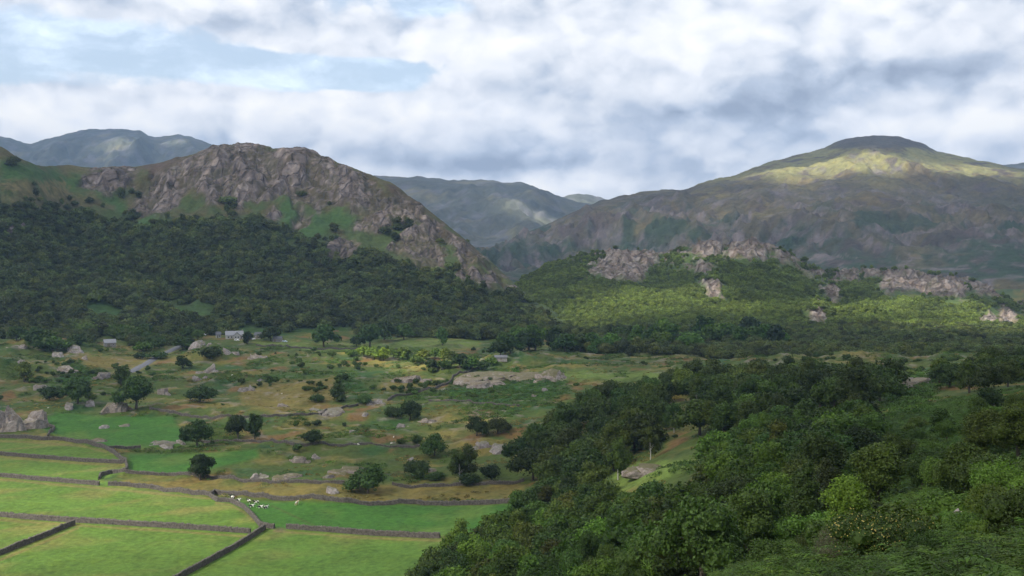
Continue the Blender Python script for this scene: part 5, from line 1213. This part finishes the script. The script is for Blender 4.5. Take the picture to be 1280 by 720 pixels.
house('barn', 347, 427, 0, 7.5, 5, 2.6, 1.8, 'stone', 'slate', 'low dark roofed barn beside the dark tree at the farm field', 'barn', (('door', -1.8, 0, 2.2, 2.2), ('window', 1.8, 1.1, .8, .7)))
house('barn', 137, 433, .5, 8.5, 5.5, 3.0, 2.3, 'stone', 'paleslate', 'stone barn with a pale roof among the trees below the crag', 'barn', (('door', -1, 0, 2.4, 2.5), ('window', 2.4, 1.2, .8, .8)))
house('shed', 626, 450, .1, 8, 4, 1.8, 1.2, 'stone', 'slate', 'low stone shed half hidden by trees near the long rock slab', 'shed', (('door', 0, 0, 1.4, 1.6),))
def car(name, px, py, rz, paint, label, L=4.2, W=1.75, Hh=1.5, van=False):
    p = ground_at(px, py); r = empty(name, p, rz); tag(r, label, 'van' if van else 'car'); z0 = .35
    prof = [(-L / 2, z0), (L / 2, z0), (L / 2, .8), (L / 2 - .15, .9), (L / 2 - 1.0, 1.0), (L / 2 - 1.6, Hh), (-L / 2 + .4, Hh), (-L / 2, .95)] if not van else [(-L / 2, z0), (L / 2, z0), (L / 2, 1.0), (L / 2 - .7, 1.15), (L / 2 - 1.2, Hh), (-L / 2 + .05, Hh)]
    bm = bmesh.new(); a = [bm.verts.new((x, -W / 2, z)) for x, z in prof]; b = [bm.verts.new((x, W / 2, z)) for x, z in prof]; n = len(prof)
    bm.faces.new(a); bm.faces.new(b[::-1])
    for i in range(n): bm.faces.new((a[i], b[i], b[(i + 1) % n], a[(i + 1) % n]))
    bmesh.ops.bevel(bm, geom=list(bm.edges), offset=.06, segments=1, affect='EDGES'); bm_obj('body', bm, paint, r)
    bm = bmesh.new(); box(bm, -L / 2 + .7, L / 2 - 1.6, -W / 2 - .012, W / 2 + .012, 1.0, Hh - .12); bm_obj('window', bm, 'glass', r)
    for sx in (-L / 2 + .75, L / 2 - .75):
        for sy in (-W / 2 + .02, W / 2 - .02):
            bm = bmesh.new(); bmesh.ops.create_cone(bm, cap_ends=True, segments=14, radius1=.33, radius2=.33, depth=.22, matrix=Matrix.Translation((sx, sy, .33)) @ Matrix.Rotation(math.pi / 2, 4, 'X')); bm_obj('wheel', bm, 'tyre', r)
car('van', 254, 420, .1, 'car_white', 'white van parked at the left end of the farm yard', 5.0, 2.0, 2.1, True)
car('car', 296, 426, -.1, 'car_white', 'white car parked in front of the farmhouse gable')
car('car', 316, 425, .2, 'car_white', 'white car parked beside the small grey barn')
car('car', 356, 428, -.3, 'car_blue', 'silver blue car parked at the end of the low dark roofed barn')

# ------------------------------------------------------------------ livestock
def friesian(name, black=True):
    m, n, b = mat(name); to = n.node('ShaderNodeTexCoord'); a = n.noise(to.outputs['Object'], 1.1, 2, .4, .4)
    n.put(b.inputs['Base Color'], n.mix(n.sstep(a, .47, .50), (.02, .018, .017, 1) if black else (.45, .33, .18, 1), (.78, .75, .68, 1))); return m
M['friesian'] = friesian('friesian_coat'); M['cream'] = friesian('cream_coat', False)
def beast_mesh(name, kind, lying=False):
    """one continuous skin: chest, belly, neck, head, jointed legs, tail"""
    V = []; E = []; R = []
    def v(x, y, z, r, p=None):
        V.append((x, y, z)); R.append(r); 
        if p is not None: E.append((p, len(V) - 1))
        return len(V) - 1
    S = 1.0 if kind == 'cow' else .47; dz = -.52 if lying else 0
    hip = v(-.62, 0, 1.18 + dz, .30); mid = v(-.1, 0, 1.10 + dz, .36, hip); sh = v(.48, 0, 1.16 + dz, .33, mid); nk = v(.82, 0, 1.22 + dz, .20, sh); up = v(1.05, 0, (1.38 if not lying else 1.5) + dz, .16, nk)
    hd = v(1.28, 0, (1.30 if not lying else 1.45) + dz, .13, up); v(1.52, 0, (1.12 if not lying else 1.3) + dz, .09, hd)
    for s in (-1, 1): v(1.02, s * .20, 1.50 + dz + (.1 if lying else 0), .045, up)
    t = v(-.92, 0, 1.20 + dz, .07, hip); t2 = v(-1.0, 0, .85 + dz, .035, t); v(-.99, 0, max(.1, .5 + dz), .05, t2)
    for s in (-1, 1):
        if lying:
            a = v(.52, s * .30, .42, .12, sh); b = v(.85, s * .36, .16, .08, a); v(.55, s * .38, .08, .06, b)
            a = v(-.45, s * .34, .40, .17, hip); b = v(-.05, s * .46, .18, .10, a); v(-.5, s * .52, .09, .06, b)
        else:
            a = v(.50, s * .20, .80, .13, sh); b = v(.52, s * .21, .42, .075, a); c = v(.50, s * .21, .10, .06, b); v(.55, s * .21, .03, .07, c)
            a = v(-.55, s * .22, .82, .17, hip); b = v(-.78, s * .22, .50, .085, a); c = v(-.74, s * .22, .12, .06, b); v(-.68, s * .22, .03, .07, c)
    me = bpy.data.meshes.new(name); me.from_pydata([(x * S, y * S, z * S) for x, y, z in V], E, []); me.update()
    o = bpy.data.objects.new(name, me); o.modifiers.new('skin', 'SKIN'); k = me.skin_vertices[0].data if me.skin_vertices else None
    if k is None:
        bm = bmesh.new(); bm.from_mesh(me); bm.verts.layers.skin.verify(); bm.to_mesh(me); bm.free(); k = me.skin_vertices[0].data
    for i, r in enumerate(R):
        r_ = r * S * (1.18 if kind == 'sheep' and r > .25 else 1); k[i].radius = (r_, r_); k[i].use_root = (i == 0)
    sb = o.modifiers.new('smooth', 'SUBSURF'); sb.levels = 1; sb.render_levels = 1
    return me, o
def beast(kind, px, py, rz, label, lying=False, m='friesian', group=None):
    me, o = beast_mesh(kind, kind, lying); me.materials.append(M[m]); link(o); p = ground_at(px, py); o.location = p; o.rotation_euler = (0, 0, rz); tag(o, label, kind, group); return o
for a in (('cow', 291, 623, 2.9, 'small black and white calf lying in the stone pen corner', True), ('cow', 297, 627, .3, 'white faced cow lying against the curving wall', True), ('cow', 311, 629, 2.4, 'mostly black cow standing at the back of the herd by the wall'),
          ('cow', 314, 634, .4, 'black and white cow lying in the middle of the herd', True), ('cow', 320, 631, 3.3, 'white backed cow standing among the herd', False), ('cow', 325, 635, .2, 'pale cow lying at the right of the herd', True), ('cow', 332, 636, .9, 'last cow of the herd, lying apart at the right end', True)): beast(*a, group='cattle resting by the curving wall')
beast('cow', 371, 632, 1.2, 'lone cream and white cow standing out in the bright green meadow', False, 'cream')
for a in (('sheep', 489, 556, .1, 'white sheep grazing nearest the tumbled wall beside a thorn bush'), ('sheep', 492, 548, 1.4, 'white sheep standing uphill of the grazing one'), ('sheep', 448, 557, 2.8, 'white sheep resting left of the grazing pair'), ('sheep', 352, 493, .5, 'white sheep out in the upper pasture'),
          ('sheep', 290, 470, .4, 'white sheep near the bank below the farm'), ('sheep', 60, 511, 1.0, 'white sheep at the left corner of the green paddock'), ('sheep', 121, 557, .3, 'white sheep at the ochre hump by the topmost wall')): beast(*a, m='wool', group='scattered sheep')

# ------------------------------------------------------------------ nearest shrubs and trees on the bank
def near(kind, px, py, hpx, label, tint, wide=1.0, lod='near', group=None):
    p = ground_at(px, py, 16.0) if py > 200 else Vector(((px - 640) / F * py, py, gz((px - 640) / F * py, py)))
    return add_tree(kind, p.x, p.y, hpx / F * p.y, label, group, tint, wide, p.z, lod=lod)
near('ash', 1062, 674, 80, 'light green leafy young tree standing out of the near wood', (1.6, 1.8, 1.1), 1.15)
near('upright', 1008, 668, 95, 'tall dark columnar tree left of the light green young tree', (.7, .7, .55), 1.3)
near('upright', 1036, 650, 80, 'dark feathery tree behind the light green young tree', (.75, .72, .5), 1.4)
near('ash', 1096, 632, 82, 'dark dense tree right behind the light green young tree', (.8, .8, .65), 1.25)
near('ash', 1122, 602, 64, 'brownish green tree at the edge of the grassy clearing', (1.1, .95, .65), 1.0)
near('oak', 1076, 612, 48, 'bright green round tree behind the dense dark one', (1.4, 1.6, .9), 1.3)
near('thorn', 985, 680, 44, 'small rounded green tree at the lower edge of the near wood', (1.3, 1.5, 1.0), 1.0)
near('oak', 1204, 618, 78, 'round dark speckled tree on the right bank beside the boulder', (.62, .68, .6), .9)
near('thorn', 1238, 648, 56, 'broad olive thorn bush in front of the round dark tree', (1.15, .95, .6), 1.05)
near('ash', 1228, 575, 66, 'dark tree behind the round speckled one on the right bank', (.8, .75, .55), 1.3)
near('ash', 1262, 566, 56, 'dark broadleaf tree at the right edge above the bank', (.9, .85, .6), 1.2)
near('thorn', 1166, 600, 32, 'dark low bush left of the round speckled tree', (.65, .7, .65), 1.4)
near('thorn', 1148, 640, 20, 'small light green bush in the bracken', (1.4, 1.5, .9), 1.1)
near('thorn', 1020, 690, 34, 'brown-green bush at the foot of the light green young tree', (1.0, .9, .6), 1.2)
near('thorn', 1166, 700, 44, 'dark bush right behind the speckled holly at the bottom', (.7, .85, .6), 1.1)
near('thorn', 1278, 33, 92, 'bramble bush with grey twigs at the bottom right corner', (1.0, .95, .7), .9)
near('thorn', 965, 55, 56, 'dark green bush at the bottom edge left of the grey bush', (.9, 1.0, .7), 1.2)
near('thorn', 1215, 44, 52, 'mid green bush between the speckled holly and the bramble in the corner', (1.1, 1.2, .8), 1.1)
near('bush', 1245, 39, 40, 'low yellowish shrub against the left side of the corner bramble', (1.4, 1.3, .7), 1.1)
near('bush', 1190, 33, 26, 'low dark shrub at the bottom edge right of the speckled holly', (.8, .9, .6), 1.2)
sr = random.Random(8); ns = 0
while ns < 62:
    d_ = sr.uniform(45, 210); px_ = sr.uniform(1000, 1300); x_ = (px_ - 640) / F * d_
    if any((x_ - q[0]) ** 2 + (d_ - q[1]) ** 2 < 9 for q in TREES) or not 0 < near_edge(*[np.array([v_]) for v_ in (x_, d_, 0, px_, 700.0)])[0]: continue
    ti = sr.choice(((.7, .8, .6), (.9, .95, .65), (1.2, 1.35, .9), (1.1, .9, .6))); hh = sr.uniform(.7, 2.6); ns += 1
    add_tree('bush', x_, d_, hh, f"{'low' if hh < 1.1 else 'waist high' if hh < 1.8 else 'tall'} {tone(ti)} shrub in the bracken {'near the speckled holly' if d_ < 75 else 'below the small wood' if d_ > 140 else 'around the round speckled tree'}", 'shrubs on the bracken bank', ti, sr.uniform(.9, 1.3), lod='mid')
hb = near('bush', 1100, 36, 78, 'big holly bush speckled with pale yellow leaves at the bottom edge', (.6, .62, .45), 1.1)
gb = near('bush', 1046, 37.5, 58, 'grey leafless looking twiggy bush left of the speckled holly', (1, 1, 1), .85)
for ch in list(gb.children):
    if ch.name.startswith('crown'): ch.data = crown_mesh('crown', 'bush', 7000, .020, 77, core=False, flop=1.2); ch.data.materials.append(M['grey_twig'])
hm = crown_mesh('crown', 'bush', 7000, .036, 78, core=True, flop=.8); hm.materials.append(M['leaf'])
pm = crown_mesh('pale_leaves', 'bush', 900, .026, 78, core=False, flop=.5); pm.materials.append(M['pale'])
for ch in list(hb.children):
    if ch.name.startswith('crown'):
        ch.data = hm; pl = obj('pale_leaves', pm, None, hb); pl.scale = [s * 1.03 for s in ch.scale]; pl.color = (1, 1, 1, 1)
rust = fern(120, 99, 'heath', .20, .9, .45)
rm = rust.data; rr_ = obj('rusty_fern', rm, None, None); p = ground_at(1174, 650, 16.0); rr_.location = p; rr_.scale = (1.6, 1.0, 1.0); rr_.color = (.75, .42, .26, 1); tag(rr_, 'patch of rust coloured dead bracken beside the grey boulder', 'fern')
